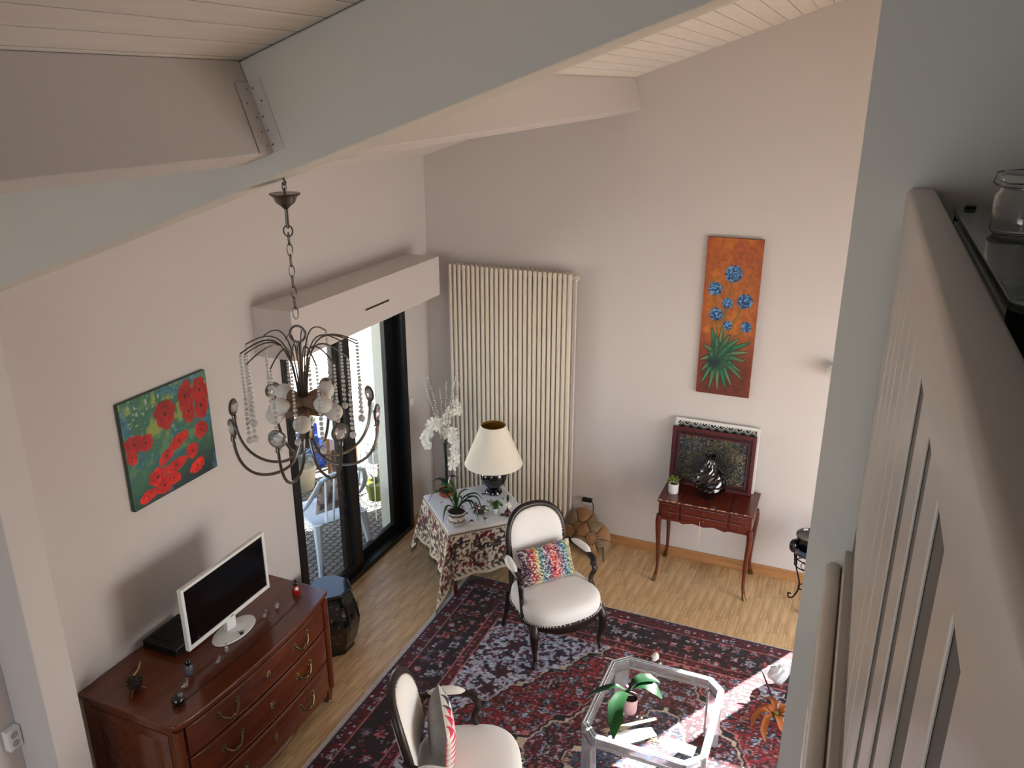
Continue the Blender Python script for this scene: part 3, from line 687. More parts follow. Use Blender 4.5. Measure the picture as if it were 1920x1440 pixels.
def armchair(loc, rz, label, group):
    t = thing('armchair', label, 'armchair', loc, rz, group)
    P = dict(world=False)
    rings = [[(x, y, z) for x, y in seat_outline(s)] for s, z in ((.975,.335),(1.,.345),(1.005,.385),(.99,.412),(.94,.430),(.82,.444),(.6,.454),(.3,.459),(.05,.460))]
    part('seat', loft(MB(), rings), FABRIC, t, **P)
    rings = [[(x, y, z - (.018*math.cos(x/.3*PI) if z < .3 else 0)) for x, y in seat_outline(s)] for s, z in ((.93,.285),(1.0,.280),(1.02,.305),(1.03,.325),(1.02,.337),(.95,.338))]
    part('seat_frame', loft(MB(), rings), DARKW, t, **P)
    m = MB()
    for x, y in seat_outline(1.022, 90): m.ball((x, y, .342), .0055, 6, 4)
    part('nail_trim', m, NAIL, t, kind='stuff', **P)
    for s in (-1, 1):
        p = spline([(s*.255, .215, .335), (s*.272, .245, .26), (s*.268, .243, .16), (s*.256, .228, .07), (s*.262, .240, .018), (s*.268, .250, .0)], 4)
        part('leg', clampz(MB().tube(p, lerps([.028, .034, .026, .017, .015, .017, .016], len(p)), 10)), DARKW, t, **P)
        p = spline([(s*.225, -.225, .335), (s*.230, -.235, .25), (s*.236, -.262, .12), (s*.245, -.300, .0)], 4)
        part('leg', clampz(MB().tube(p, lerps([.026, .024, .018, .015], len(p)), 10)), DARKW, t, **P)
    # oval back, leaning
    def bp(a, s=1., push=0.):
        zz = math.sin(a); x = .222*s*abs(math.cos(a))**(.75 if zz > 0 else .42)*(1 if math.cos(a) >= 0 else -1)
        z = .70 + (.225*abs(zz)**(.8 if zz > 0 else .62)*(1 if zz > 0 else -1))*s
        bow = .045*(x/.222)**2
        return (x, -.245 - (z-.46)*.20 + push + bow, z)
    n = 44; ring = [bp(2*PI*i/n + .001) for i in range(n)]
    bf = part('back_frame', MB().tube(ring, .0215, 10, True, flat=1.1), DARKW, t, **P)
    m = MB()
    for s in (-1, 1): m.tube(spline([(s*.205, -.225, .335), (s*.208, -.235, .42), (s*.206, -.245, .56)], 4), .019, 8)
    part('back_post', m, DARKW, t, kind='stuff', **P)
    rings = [[bp(2*PI*i/n + .001, s, p) for i in range(n)] for s, p in ((.60,-.030),(.92,-.022),(.955,.0),(.94,.018),(.86,.034),(.65,.046),(.35,.052),(.05,.053))]
    part('backrest', loft(MB(), rings), FABRIC, t, **P)
    m = MB()
    for i in range(96): x, y, z = bp(2*PI*i/96, .935, .021); m.ball((x, y, z), .005, 6, 4)
    part('back_nail_trim', m, NAIL, t, kind='stuff', **P)
    for s in (-1, 1):
        p = spline([(s*.222, -.262, .640), (s*.262, -.20, .638), (s*.288, -.08, .632), (s*.292, .03, .622), (s*.288, .075, .600), (s*.284, .07, .575)], 5)
        ar = part('armrest', MB().tube(p, lerps([.017, .019, .019, .021, .024, .020], len(p)), 8), DARKW, t, **P)
        p = spline([(s*.289, .060, .60), (s*.292, .085, .54), (s*.276, .060, .46), (s*.286, .105, .37), (s*.282, .13, .315)], 5)
        part('arm_support', MB().tube(p, lerps([.020, .019, .016, .020, .024], len(p)), 8), DARKW, ar, **P)
        m = MB(); k = 12; rr = []
        for i in range(k + 1):
            u = i/k; c = Vector((s*.262, -.20, .648))*(1-u)**2 + Vector((s*.296, -.09, .650))*2*u*(1-u) + Vector((s*.293, .025, .636))*u*u
            f = max(.12, (1 - abs(2*u-1)**3.2)); rr.append([(c.x + .031*f*math.cos(a), c.y, c.z + (.026*f*math.sin(a) if math.sin(a) > 0 else .010*math.sin(a))) for a in np.linspace(0, 2*PI, 13)[:-1]])
        part('arm_pad', loft(m, rr), FABRIC, ar, **P)
    return t
AG = None
a1 = armchair((1.73, -1.48, .0135), math.atan2(-.757, -.653), 'white upholstered armchair with dark carved frame beside the cloth-covered table', AG)
A2 = (1.85, -3.18, .0135)
f2 = Vector((.92, .40)).normalized()
a2 = dup(a1, None, A2, math.atan2(-f2.x, f2.y), 'white upholstered armchair cut off by the bottom edge, near the dresser'); 

# cushions
def pillow(name, lx, lz, th, cfun, mt, label, loc, rz, tilt, roll=0., nu=60, nv=44, back=None):
    t = thing(name, label, 'cushion', loc, rz)
    M = Matrix.Rotation(tilt, 4, 'X') @ Matrix.Rotation(roll, 4, 'Y')
    def sh(u, v, s):
        a, b = 2*u-1, 2*v-1; e = (max(0, 1-a**4)*max(0, 1-b**4))**.6
        pin = 1 - .05*(1-abs(a))*abs(b)**3 - .05*(1-abs(b))*abs(a)**3
        return M @ Vector((a*lx/2*pin, s*th/2*e, b*lz/2*pin + lz/2))
    for s, nm in ((1, 'cover_front'), (-1, 'cover_back')):
        mb = MB().grid(lambda u, v: sh(u, v, s) if s > 0 else sh(1-u, v, s), nu, nv)
        me = mb.mesh(nm, True); U, V = np.meshgrid(np.linspace(0, 1, nu+1), np.linspace(0, 1, nv+1))
        fn = cfun if (s > 0 or back is None) else back
        colour(me, fn(U, V).reshape(-1, 3)); link(nm, me, mt, t)
    return t
def knit(U, V):
    cols = np.array([(.34,.20,.34),(.55,.16,.26),(.72,.20,.20),(.80,.70,.35),(.30,.55,.55),(.25,.42,.52),(.55,.30,.48),(.80,.22,.24),(.78,.30,.34),(.62,.42,.55),(.24,.50,.60),(.45,.66,.60),(.84,.78,.55),(.85,.80,.66)])[::-1]
    x = np.clip(U*len(cols) + .5*(vnoise(U*8, V*8, 4)-.5), 0, len(cols)-1.001); i = np.floor(x).astype(int); f = np.clip((x-i-.3)/.4, 0, 1)[..., None]
    c = cols[i]*(1-f) + cols[np.minimum(i+1, len(cols)-1)]*f
    g = h2(np.floor(U*61), np.floor(V*45), 6); g2 = h2(np.floor(U*61), np.floor(V*45), 8)
    c = mixc(c, (.92,.90,.84), (g > .66)*.85); c = mixc(c, (.10,.08,.14), (g2 > .74)*.9); return c
KN = painted('knit_wool', .95, bump=.5, sheen=.3, bscale=160)
f1 = Vector((.757, -.653, 0)); r1 = Vector((-.653, -.757, 0))
pillow('knitted_cushion', .42, .26, .11, knit, KN, 'oblong multicoloured knitted cushion leaning on the white armchair back', Vector((1.73, -1.48, .477)) + f1*(-.03) - r1*.0, math.atan2(-.757, -.653), math.radians(28), .0)
def tri(U, V):
    n = 5; x, y = U*n, V*8; fx, fy = x - np.floor(x), y - np.floor(y); up = (np.abs(fy - .5)*2 < 1 - fx); k = (h2(np.floor(x), np.floor(y), 3)*3).astype(int)
    c = np.zeros(U.shape+(3,)); c[:] = (.88,.87,.84); dark = np.where((U > .45)[..., None], np.array((.84,.20,.33)), np.array((.20,.24,.30)))
    return np.where(up[..., None], dark, c)
def plain(c0): return lambda U, V: np.ones(U.shape+(3,))*np.array(c0)*(.95 + .1*vnoise(U*9, V*9, 2))[..., None]
f2v = Vector((f2.x, f2.y, 0)); r2v = Vector((f2.y, -f2.x, 0))
pillow('geometric_cushion', .40, .28, .13, tri, painted('cushion_cotton', .85), 'oblong cushion with grey back and pink, navy and white triangles', Vector(A2) + Vector((0, 0, .465)) + f2v*(-.105) - r2v*.03, math.atan2(-.83, .56), math.radians(-3), 0, back=plain((.50,.49,.48)), nu=96, nv=96)

# ------------------------------------------------------------------ corner table, cloth and what stands on it
TX, TY, TH = .845, -.865, .60; TA = math.radians(45); h = .325
tb = thing('side_table', 'square wooden side table hidden under the tapestry cloth in the corner', 'table', (TX, TY, 0), TA)
part('table_top', MB().cbox((0, 0, TH - .016), (2*h, 2*h, .026)), MAHOG, tb, False, world=False, bevel=.003)
part('apron', MB().box((-h+.03, -h+.03, TH-.09), (h-.03, -h+.05, TH-.03)).box((-h+.03, h-.05, TH-.09), (h-.03, h-.03, TH-.03)).box((-h+.03, -h+.05, TH-.09), (-h+.05, h-.05, TH-.03)).box((h-.05, -h+.05, TH-.09), (h-.03, h-.05, TH-.03)), MAHOG, tb, False, world=False, kind='stuff')
for sx in (-1, 1):
    for sy in (-1, 1): part('leg', MB().tube([(sx*(h-.05), sy*(h-.05), .0135 if sx+sy < 0 else 0), (sx*(h-.05), sy*(h-.05), TH-.03)], [.016, .024], 8), MAHOG, tb, world=False)
L = h + .385
def cloth(a, b, zoff=0.):
    sa, sb = (1 if a >= 0 else -1), (1 if b >= 0 else -1); da, db = max(0, abs(a)-h), max(0, abs(b)-h); top = TH + .004
    if da <= 0 and db <= 0: return (a, b, top + .0012*math.sin(a*23)*math.sin(b*19))
    if da > 0 and db > 0:
        r = math.hypot(da, db); th = math.atan2(db, da)
        fold = math.sin(2*th); z = top - r*.985
        near = sa < 0 and sb < 0; rho = .012 + r*(.14 + (.30 if near else .12)*fold**3) + .025*math.sin(th*8)*r/.4
        x, y = h + rho*math.cos(th), h + rho*math.sin(th)
        if z < .022: k = .022 - z; x += k*.5; y += k*.5; z = .022 + .012*abs(math.sin(th*9))
        return (sa*x, sb*y, z)
    d = da or db; t = (b if da else a)/h
    z = top - d*.99; out = .012 + d*(.10 + .035*math.sin(t*9 + (1 if da else 2.4)) + .10*abs(t)**6)
    return (sa*(h+out), b, z) if da else (a, sb*(h+out), z)
N = 150
ct = thing('tapestry_cloth', 'white tapestry cloth with dark woven figures draped over the corner table', 'tablecloth', (TX, TY, 0), TA)
mb = MB().grid(lambda u, v: cloth((2*u-1)*L, (2*v-1)*L), N, N)
me = mb.mesh('cloth_sheet', True); A, B = np.meshgrid(np.linspace(-L, L, N+1), np.linspace(-L, L, N+1))
def clothcol(A, B):
    d = np.maximum(np.abs(A), np.abs(B)); c = np.zeros(A.shape+(3,)); c[:] = (.90,.91,.92)
    n1 = vnoise(A*30, B*30, 90); n2 = vnoise(A*62, B*62, 91); n3 = vnoise(A*11, B*11, 92); n4 = vnoise(A*45+9, B*45, 93)
    side = d > h + .012
    c = np.where(side[..., None], np.array((.80,.74,.66)), c)
    mk = side & (d < L - .05) & (d > h + .035)
    c = mixc(c, (.26,.17,.12), mk & (n1 > .53)); c = mixc(c, (.13,.12,.20), mk & (n2 > .66)); c = mixc(c, (.42,.10,.11), mk & (n3 > .60) & (n4 > .5)); c = mixc(c, (.84,.80,.74), mk & (n2 < .22)); c = mixc(c, (.45,.36,.24), mk & (n4 < .22))
    e = (d > L-.05) & (d < L-.02); c = mixc(c, (.18,.15,.16), e & (np.sin((A+B)*130) > .1))
    for q in (h+.022, h-.055): c = mixc(c, (.10,.09,.12), (np.abs(d-q) < .0045) & ((np.sin((A-B)*160) > -.6) | (q > h)))
    tmk = d < h-.07; g = (np.abs(np.mod(A+.06,.13)-.065) < .022) & (np.abs(np.mod(B+.03,.13)-.065) < .018) & (n2 > .40)
    c = mixc(c, (.16,.14,.24), tmk & g); return c
colour(me, clothcol(A, B).reshape(-1, 3)); CL = painted('tapestry', .9, bump=.25, sheen=.1, bscale=350)
link('cloth_sheet', me, CL, ct)
m = MB()
for s in range(4):
    for k in range(170):
        t = -L + 2*L*(k+.5)/170; ab = [(t, L), (t, -L), (L, t), (-L, t)][s]; q = Vector(cloth(*ab)); ln = .038 + .012*random.random()
        z1 = max(.017, q.z - ln); o = Vector((q.x, q.y, 0)).normalized()*(.004 + .02*(q.z - ln < .017))
        m.tube([q, Vector((q.x + o.x + random.uniform(-.004,.004), q.y + o.y + random.uniform(-.004,.004), z1))], .0016, 3)
link('fringe', m.mesh('fringe'), mat('fringe_thread', (.36,.36,.30), .9), ct, kind='stuff')

TT = TH + .0075
# lamp
lm = thing('table_lamp', 'table lamp with a cream cone shade and black glazed round base', 'lamp', (.885, -.60, TT))
part('foot', MB().lathe([(0, 0), (.068, 0), (.072, .008), (.066, .022), (.045, .030), (.040, .034), (0, .034)], 32), BLACKL, lm, world=False)
part('base', MB().lathe([(.038, .034), (.044, .045), (.084, .080), (.108, .130), (.109, .175), (.088, .220), (.055, .238), (.035, .245), (.02, .25), (.014, .262), (.012, .33), (0, .33)], 36), BLACKL, lm, world=False)
SH = mat('lampshade_cream', (.95, .92, .86), .8, bump=.08, bscale=250, sub=.1)
part('shade', MB().lathe([(.235, .265), (.238, .265), (.1035, .598), (.1035, .602), (.100, .602), (.233, .269)], 48), SH, lm, world=False)
part('shade_lining', MB().lathe([(.2318, .268), (.0992, .600), (.0990, .599), (.2312, .268)], 48), mat('gold_lining', (.66, .48, .17), .45), lm, world=False)
m = MB().tube([(.099*math.cos(t), .099*math.sin(t), .575) for t in np.linspace(0, 2*PI, 33)[:-1]], .0018, 6, True)
for k in range(3):
    t = k*2*PI/3 + .4; m.tube([(.012*math.cos(t), .012*math.sin(t), .56), (.099*math.cos(t), .099*math.sin(t), .575)], .0018, 6)
part('shade_ring', m, NICKEL, lm, world=False)
part('light_bulb', MB().lathe([(.012, .33), (.014, .36), (.028, .39), (.03, .41), (.022, .432), (0, .441)], 16), BULB, lm, world=False)

LEAFG = mat('leaf_green', (.16, .33, .13), .4, var=.25, vscale=30, sub=.0); LEAFD = mat('leaf_dark', (.08, .20, .14), .35, var=.25, vscale=30)
STEM = mat('stem_green', (.28, .36, .16), .6); EARTH = mat('soil', (.14, .10, .08), .95, bump=.6, bscale=90)
def leaf(pts, wd, fold=.25, side=None):
    """arching blade along pts with half-width profile wd"""
    P = spline(pts, 5); m = MB(); n = len(P); W = lerps(wd, n); vs = []; fs = []
    for i in range(n):
        t = (P[min(i+1, n-1)] - P[max(i-1, 0)]).normalized()
        s_ = Vector(side) if side else t.cross(Vector((0, 0, 1)))
        s_ = (s_ - t*s_.dot(t)); s_ = s_.normalized() if s_.length > 1e-4 else Vector((1, 0, 0))
        u = s_.cross(t)
        if u.z < 0: u = -u
        for k in (-1, -.5, 0, .5, 1): vs.append(P[i] + s_*W[i]*k + u*W[i]*fold*(abs(k)))
        th_ = u*(-.0012)
        for k in (-1, -.5, 0, .5, 1): vs.append(P[i] + s_*W[i]*k*.98 + u*W[i]*fold*(abs(k)) + th_)
    for i in range(n-1):
        for k in range(4):
            a = i*10+k; fs.append((a, a+1, a+11, a+10)); b = a+5; fs.append((b, b+10, b+11, b+1))
        fs.append((i*10, i*10+10, i*10+15, i*10+5)); fs.append((i*10+4, i*10+9, i*10+19, i*10+14))
    return m.add(vs, fs)
# orchid arrangement at the back
WHITEFL = mat('petal_white', (.93, .93, .90), .6, sub=.15)
oc = thing('orchid_arrangement', 'tall white silk orchid spray with catkin twigs in a terracotta bowl', 'flowers', (.55, -.80, TT))
part('bowl', MB().lathe([(0, 0), (.045, 0), (.062, .015), (.070, .045), (.066, .047), (.056, .018), (0, .012)], 28), mat('terracotta', (.66, .30, .16), .7), oc, world=False)
part('soil', MB().lathe([(0, .036), (.058, .033), (.050, .045), (.030, .060), (0, .066)], 20), EARTH, oc, world=False)
part('stake', MB().tube(spline([(0, 0, .05), (.004, -.004, .25), (-.005, .002, .46)], 4), [.013]*9, 8), mat('black_stake', (.05, .05, .05), .6), oc, world=False)
camr = Vector((.92, .39, 0)); camf = Vector((-.39, .92, 0))
def flower(m, c, n, r):
    n = Vector(n).normalized(); M = Matrix.Translation(Vector(c)) @ n.to_track_quat('Z', 'Y').to_matrix().to_4x4() @ Matrix.Rotation(random.random()*6, 4, 'Z')
    for k in range(5):
        a = 2*PI*k/5; wd = .52 if k % 2 else .40
        vs = [(0, 0, 0)]
        for (u, v) in ((.35, -.6), (.75, -1), (1, -.35), (1.02, .35), (.75, 1), (.35, .6)): 
            x, y = u*r, v*wd*r*.8; vs.append((x*math.cos(a)-y*math.sin(a), x*math.sin(a)+y*math.cos(a), .22*r*u*u))
        m.add(vs, [(0,1,2),(0,2,3),(0,3,4),(0,4,5),(0,5,6)], M)
    m.ball((0, 0, .004), r*.13, 6, 4, M)
stems = [[(0, .43, 0), (-.02, .60, .0), (-.08, .655, -.02), (-.135, .58, -.03), (-.145, .46, -.02)],
         [(0, .43, 0), (.03, .58, -.02), (.07, .55, -.06), (.085, .42, -.07), (.05, .28, -.07)],
         [(0, .43, 0), (.0, .62, .02), (.05, .73, .03), (.10, .78, .03), (.085, .72, .0)]]
for si, st in enumerate(stems):
    P = spline([camr*a + camf*c + Vector((0, 0, b)) for a, b, c in st], 6)
    stp = part('flower_stem', MB().tube(P, .0028, 6), STEM, oc, world=False)
    for j in range(5, len(P), 2):
        for q in range(2):
            m = MB(); off = Vector((random.uniform(-.02,.02), random.uniform(-.02,.02), random.uniform(-.02,.015)))
            flower(m, P[j] + off, -camf + Vector((random.uniform(-.6,.6), random.uniform(-.4,.4), random.uniform(-.1,.7))), random.uniform(.034,.046)); part('blossom', m, WHITEFL, stp, world=False, smooth=False)
tw = [(-.175,1.03),(-.12,1.02),(.12,1.14),(.135,1.02),(-.03,.93),(.02,.98),(.07,.96),(.10,1.05)]
for a, b in tw:
    q = camr*a + Vector((0, 0, b)); P = spline([camr*a*.12 + Vector((0, 0, .45)), camr*a*.42 + Vector((0, 0, .45 + (b-.45)*.45)), q], 6)
    tp = part('twig', MB().tube(P, lerps([.0022, .001], len(P)), 5), mat('twig_brown', (.42, .36, .30), .8), oc, world=False)
    m = MB(); L0 = (P[-1]-P[0]).length
    for k in range(int(L0/.02)):
        t = .12 + .88*k/max(1, int(L0/.02)-1); i = min(int(t*(len(P)-1)), len(P)-2); f = t*(len(P)-1)-i; c = P[i].lerp(P[i+1], f) + Vector((random.uniform(-.004,.004), random.uniform(-.004,.004), 0))
        m.ball(c, (.0045, .0045, .0075), 6, 4)
    part('catkin', m, mat('catkin_white', (.88, .86, .82), .8), tp, world=False, kind='stuff')
for a, b, c in ((.06, .18, .05), (-.08, .16, -.03), (.02, .20, -.09)):
    part('leaf', leaf([(0, 0, .06), (a*.6, c*.6, b*.9), (a*1.4, c*1.4, b*.75)], [.010, .020, .003]), LEAFD, oc, world=False)
# spider plant in patterned pot
def potcol(m, name): return m
POTP = bpy.data.materials.new('pot_patterned'); POTP.use_nodes = True
def band_mat(mm, base, fig, s=30., th=.55):
    nt = mm.node_tree; b = nt.nodes['Principled BSDF']; b.inputs['Roughness'].default_value = .3
    tc = nt.nodes.new('ShaderNodeTexCoord'); n = nt.nodes.new('ShaderNodeTexVoronoi'); n.inputs['Scale'].default_value = s
    r = nt.nodes.new('ShaderNodeValToRGB'); r.color_ramp.interpolation = 'CONSTANT'
    r.color_ramp.elements[0].color = lin(fig) + (1,); r.color_ramp.elements[1].color = lin(base) + (1,); r.color_ramp.elements[1].position = th
    nt.links.new(tc.outputs['Object'], n.inputs['Vector']); nt.links.new(n.outputs['Distance'], r.inputs[0]); nt.links.new(r.outputs[0], b.inputs['Base Color'])
band_mat(POTP, (.84, .82, .78), (.42, .20, .18), 48, .30)
sp = thing('potted_spider_plant', 'arching green plant in a white patterned pot at the near table corner', 'plant', (.835, -1.185, TT))
part('saucer', MB().lathe([(0, 0), (.058, 0), (.072, .010), (.070, .014), (0, .010)], 28), mat('saucer_white', (.80, .80, .79), .3), sp, world=False)
part('pot', MB().lathe([(0, .012), (.050, .012), (.056, .02), (.066, .085), (.073, .087), (.074, .108), (.068, .108), (.064, .095), (0, .090)], 30), POTP, sp, world=False)
part('pot_band', MB().lathe([(.0575, .028), (.0595, .028), (.0605, .036), (.0588, .036)], 30).lathe([(.065, .077), (.0668, .077), (.0675, .084), (.066, .084)], 30).lathe([(.0743, .090), (.0752, .090), (.0752, .097), (.0743, .097)], 30), mat('pot_band_brown', (.28, .16, .13), .4), sp, world=False)
part('soil', MB().lathe([(0, .098), (.066, .096), (.06, .102), (0, .106)], 18), EARTH, sp, world=False)
LV = [(-.22,.17,.02,.26),(-.15,.27,.03,.32),(-.10,.30,-.03,.30),(.20,.19,.03,.24),(.13,.13,-.04,.20),(.17,.05,-.06,.20),(.09,.27,.03,.27),(-.06,.33,.06,.33),(-.10,.06,-.10,.17),(.05,.22,-.05,.24),(-.03,.25,.08,.27),(.22,-.0,-.02,.22)]
for a, z, c, zm in LV:
    e = camr*a + camf*c
    part('leaf', leaf([(0, 0, .10), e*.30 + Vector((0, 0, .10 + (zm-.10)*.8)), e*.72 + Vector((0, 0, zm)), e + Vector((0, 0, z))], [.007, .013, .012, .002], .5), LEAFG if a < .15 else LEAFD, sp, world=False)
# small things on the cloth
fb = thing('flower_clump', 'low clump of pink and white blossoms beside the patterned pot', 'flowers', (.93, -.97, TT))
part('dish', MB().lathe([(0, 0), (.04, 0), (.055, .02), (.052, .021), (.038, .006), (0, .005)], 20), mat('dish_grey', (.45, .44, .46), .4), fb, world=False)
m = MB(); m2 = MB()
for k in range(22):
    a = random.random()*6.28; r = random.uniform(0, .062); c = (r*math.cos(a), r*math.sin(a), .055 + random.uniform(-.012, .02) - r*.35)
    part('blossom', MB().ball(c, (.011, .011, .009), 7, 5), (mat('blossom_pink', (.70, .55, .55), .7), WHITEFL, mat('blossom_cream', (.85, .80, .66), .7), mat('blossom_plum', (.30, .18, .22), .7))[k % 4], fb, world=False)
for k in range(7):
    a = k*.9; part('leaf', leaf([(0, 0, .02), (.04*math.cos(a), .04*math.sin(a), .05), (.085*math.cos(a), .085*math.sin(a), .03)], [.006, .012, .002]), LEAFD, fb, world=False)
wv = thing('small_glass_vase', 'little white glass pot holding a green fern tuft', 'plant', (1.045, -.925, TT))
part('pot', MB().lathe([(0, 0), (.022, 0), (.030, .014), (.031, .034), (.024, .046), (.020, .046), (.026, .032), (0, .012)], 20), mat('milk_glass', (.84, .86, .84), .2), wv, world=False)
for k in range(12):
    a = k*.55; R_ = random.uniform(.05, .09); part('frond', leaf([(0, 0, .03), (R_*.5*math.cos(a), R_*.5*math.sin(a), .085), (R_*math.cos(a), R_*math.sin(a), .07)], [.003, .010, .001]), mat('fern_green', (.25, .40, .12), .6), wv, world=False)
rv = thing('dark_red_figurine', 'small dark red round bottle with white flowers at the table right corner', 'ornament', (1.15, -.93, TT))
part('body', MB().lathe([(0, 0), (.018, 0), (.028, .016), (.029, .030), (.018, .047), (.009, .052), (.009, .060), (0, .060)], 20), mat('dark_red_glass', (.28, .09, .08), .15, coat=.5), rv, world=False)
for k in range(6):
    m = MB(); a = k*1.05; flower(m, (.020*math.cos(a), .020*math.sin(a), .085 + .012*(k % 3)), (math.cos(a)*.6, math.sin(a)*.6 - .4, .8), .017); part('blossom', m, WHITEFL, rv, world=False, smooth=False)
part('sprig', MB().tube([(0, 0, .058), (-.006, .004, .12), (-.002, .012, .16)], .004, 6).ball((-.002, .012, .15), (.012, .012, .03), 8, 6), LEAFD, rv, world=False, kind='stuff')

# ------------------------------------------------------------------ leather hassock, adapter
ha = thing('leather_hassock', 'flattened brown leather hassock with stitched rosette leaning by the radiator', 'hassock', (1.60, -.21, 0))
LEA = mat('tan_leather', (.58, .43, .29), .6, bump=.15, bscale=60, var=.18, vscale=12); LEA2 = mat('grey_leather', (.51, .43, .33), .65, bump=.15, bscale=60, var=.15, vscale=12)
def disc(c, r, tilt, turn): return Matrix.Translation(Vector(c)) @ Matrix.Rotation(turn, 4, 'Z') @ Matrix.Rotation(tilt, 4, 'X')
def gore(M, r, a0, a1, th, k=10):
    m = MB(); vs = []; fs = []; nr = 6
    for s in (1, -1):
        for j in range(nr+1):
            q = .22 + .78*j/nr
            for i in range(k+1):
                a = a0 + (a1-a0)*i/k; e = 1 - (abs(2*i/k-1))**4*.35; vs.append(M @ Vector((q*r*math.cos(a), q*r*math.sin(a), s*th*math.sqrt(max(0, 1-q**3))*e)))
    W_ = (nr+1)*(k+1)
    for s in range(2):
        for j in range(nr):
            for i in range(k):
                a = s*W_ + j*(k+1)+i; f = (a, a+1, a+k+2, a+k+1); fs.append(f if s == 0 else f[::-1])
    return m.add(vs, fs)
for nm, c, r, tl, tn, mats in (('front_panel', (1.645, -.235, .150), .150, 1.10, .05, (LEA, LEA2)), ('rear_panel', (1.515, -.165, .185), .175, 1.18, -.25, (LEA2, LEA))):
    M = disc(c, r, tl, tn)
    for k in range(6): part(nm, gore(M, r, k*PI/3+.02, (k+1)*PI/3-.02, .035), mats[k % 2], ha)
    ro = part('rosette', MB().lathe([(0, .037), (.022, .037), (.025, .031), (.040, .031), (.045, .037), (.050, .033), (.060, .030), (.060, .0), (0, 0)], 24, M=M, wob=lambda a, i: 1 + (.10*math.cos(12*a) if i >= 4 else 0)), mat('rosette_leather', (.60, .45, .33), .6), ha)
    m = MB()
    for k in range(14):
        a = 2*PI*k/14; m.ball((.055*math.cos(a), .055*math.sin(a), .034), (.007, .005, .005), 6, 4, M)
    part('stitching', m, mat('stitch_dark', (.15, .09, .07), .8), ro, kind='stuff')
part('strap', MB().tube(spline([(1.73, -.28, .10), (1.755, -.30, .105), (1.765, -.33, .055), (1.775, -.345, .012)], 5), .006, 6, flat=.5), mat('strap_black', (.06, .05, .05), .6), ha)
pa = thing('power_adapter', 'black plug adapter on the wall behind the leather hassock', 'plug', (1.51, -.02, .36))
part('socket_plate', MB().box((1.47, -.010, .33), (1.55, -.001, .41)), WHITEP, pa, False, bevel=.003)
part('plug', MB().box((1.475, -.050, .375), (1.560, -.011, .405)), mat('plug_black', (.03, .03, .03), .4), pa, False, bevel=.004)
part('cable', MB().tube(spline([(1.555, -.03, .39), (1.575, -.032, .34), (1.57, -.03, .22), (1.55, -.03, .05), (1.50, -.03, .02)], 5), .004, 6), mat('plug_black', (.03, .03, .03), .4), pa)

# ------------------------------------------------------------------ dressing table with pictures
dk = thing('dressing_table', 'mahogany dressing table on cabriole legs with chipped veneer edge', 'table', (2.58, -.23, 0))
dx0, dx1, dy0, dy1, dz = 2.215, 2.95, -.445, -.025, .738
for i, (a, b) in enumerate(((dx0, 2.395), (2.397, 2.765), (2.767, dx1))):
    part('top_panel', MB().box((a, dy0, dz-.018), (b, dy1, dz)), MAHOG, dk, False, bevel=.003)
part('carcass', MB().box((dx0+.012, dy0+.016, .60), (dx1-.012, dy1, dz-.018)).box((dx0+.012, dy0+.016, .565), (dx0+.19, dy1, .60)).box((dx1-.19, dy0+.016, .565), (dx1-.012, dy1, .60)), MAHOG, dk, False, bevel=.003)
m = MB(); pts = [(dx0+.015, .60), (dx0+.015, .545), (dx0+.05, .565), (dx0+.18, .566), (2.42, .555), (2.50, .575), (2.58, .560), (2.66, .575), (2.745, .555), (dx1-.18, .566), (dx1-.05, .565), (dx1-.015, .545), (dx1-.015, .60)]
xz_prism(m, pts, dy0+.012, dy0+.028); part('scalloped_apron', m, MAHOG, dk, False)
for a, b, z0, z1 in ((dx0+.035, 2.385, .650, .712), (dx0+.035, 2.385, .585, .644), (2.405, 2.757, .650, .712), (2.405, 2.757, .588, .644), (2.775, dx1-.035, .650, .712), (2.775, dx1-.035, .585, .644)):
    dr = part('drawer', MB().box((a, dy0+.004, z0), (b, dy0+.03, z1)), MAHOG, dk, False, bevel=.003)
    part('knob', MB().ball(((a+b)/2, dy0-.001, (z0+z1)/2), .006, 8, 6), BRASS, dr)
for sx in (-1, 1):
    for sy in (-1, 1):
        x = 2.5825 + sx*.345; y = (dy0+dy1)/2 + sy*.188
        p = spline([(x, y, .60), (x+sx*.006, y+sy*.004, .52), (x-sx*.004, y-sy*.002, .30), (x-sx*.006, y-sy*.004, .12), (x+sx*.006, y+sy*.006, .04)], 4)
        lg = part('leg', MB().tube(p, lerps([.026, .024, .017, .012, .014], len(p)), 8), MAHOG, dk)
        part('brass_shoe', MB().tube([(x+sx*.004, y+sy*.004, .052), (x+sx*.010, y+sy*.010, .015), (x+sx*.018, y+sy*.018, 0)], [.015, .016, .014], 8), BRASS, lg)
m = MB()
for k in range(14):
    x = 2.24 + k*.049 + random.uniform(-.012,.012); ww = random.uniform(.008,.026)
    m.add([(x-ww, dy0-.0008, dz+.0006), (x-ww*.4, dy0+.007, dz+.0006), (x+ww*.7, dy0+.006, dz+.0006), (x+ww, dy0-.0008, dz+.0006), (x+ww*.6, dy0-.0008, dz-.006), (x-ww*.5, dy0-.0008, dz-.005)], [(0,3,2,1),(0,5,4,3)])
part('chipped_veneer', m, mat('bare_wood', (.72, .58, .48), .8), dk, False, kind='stuff')
tk = MB().tube([(2.555, dy0-.003, .615), (2.556, dy0-.006, .55)], .0018, 5).ball((2.556, dy0-.007, .545), (.014, .008, .007), 8, 6)
for k in range(7): tk.tube([(2.556 + (k-3)*.0025, dy0-.007, .542), (2.556 + (k-3)*.004, dy0-.007, .42 + .012*(k % 3))], .0018, 4)
part('key_tassel', tk, mat('tassel_cream', (.78, .72, .64), .9), dk)
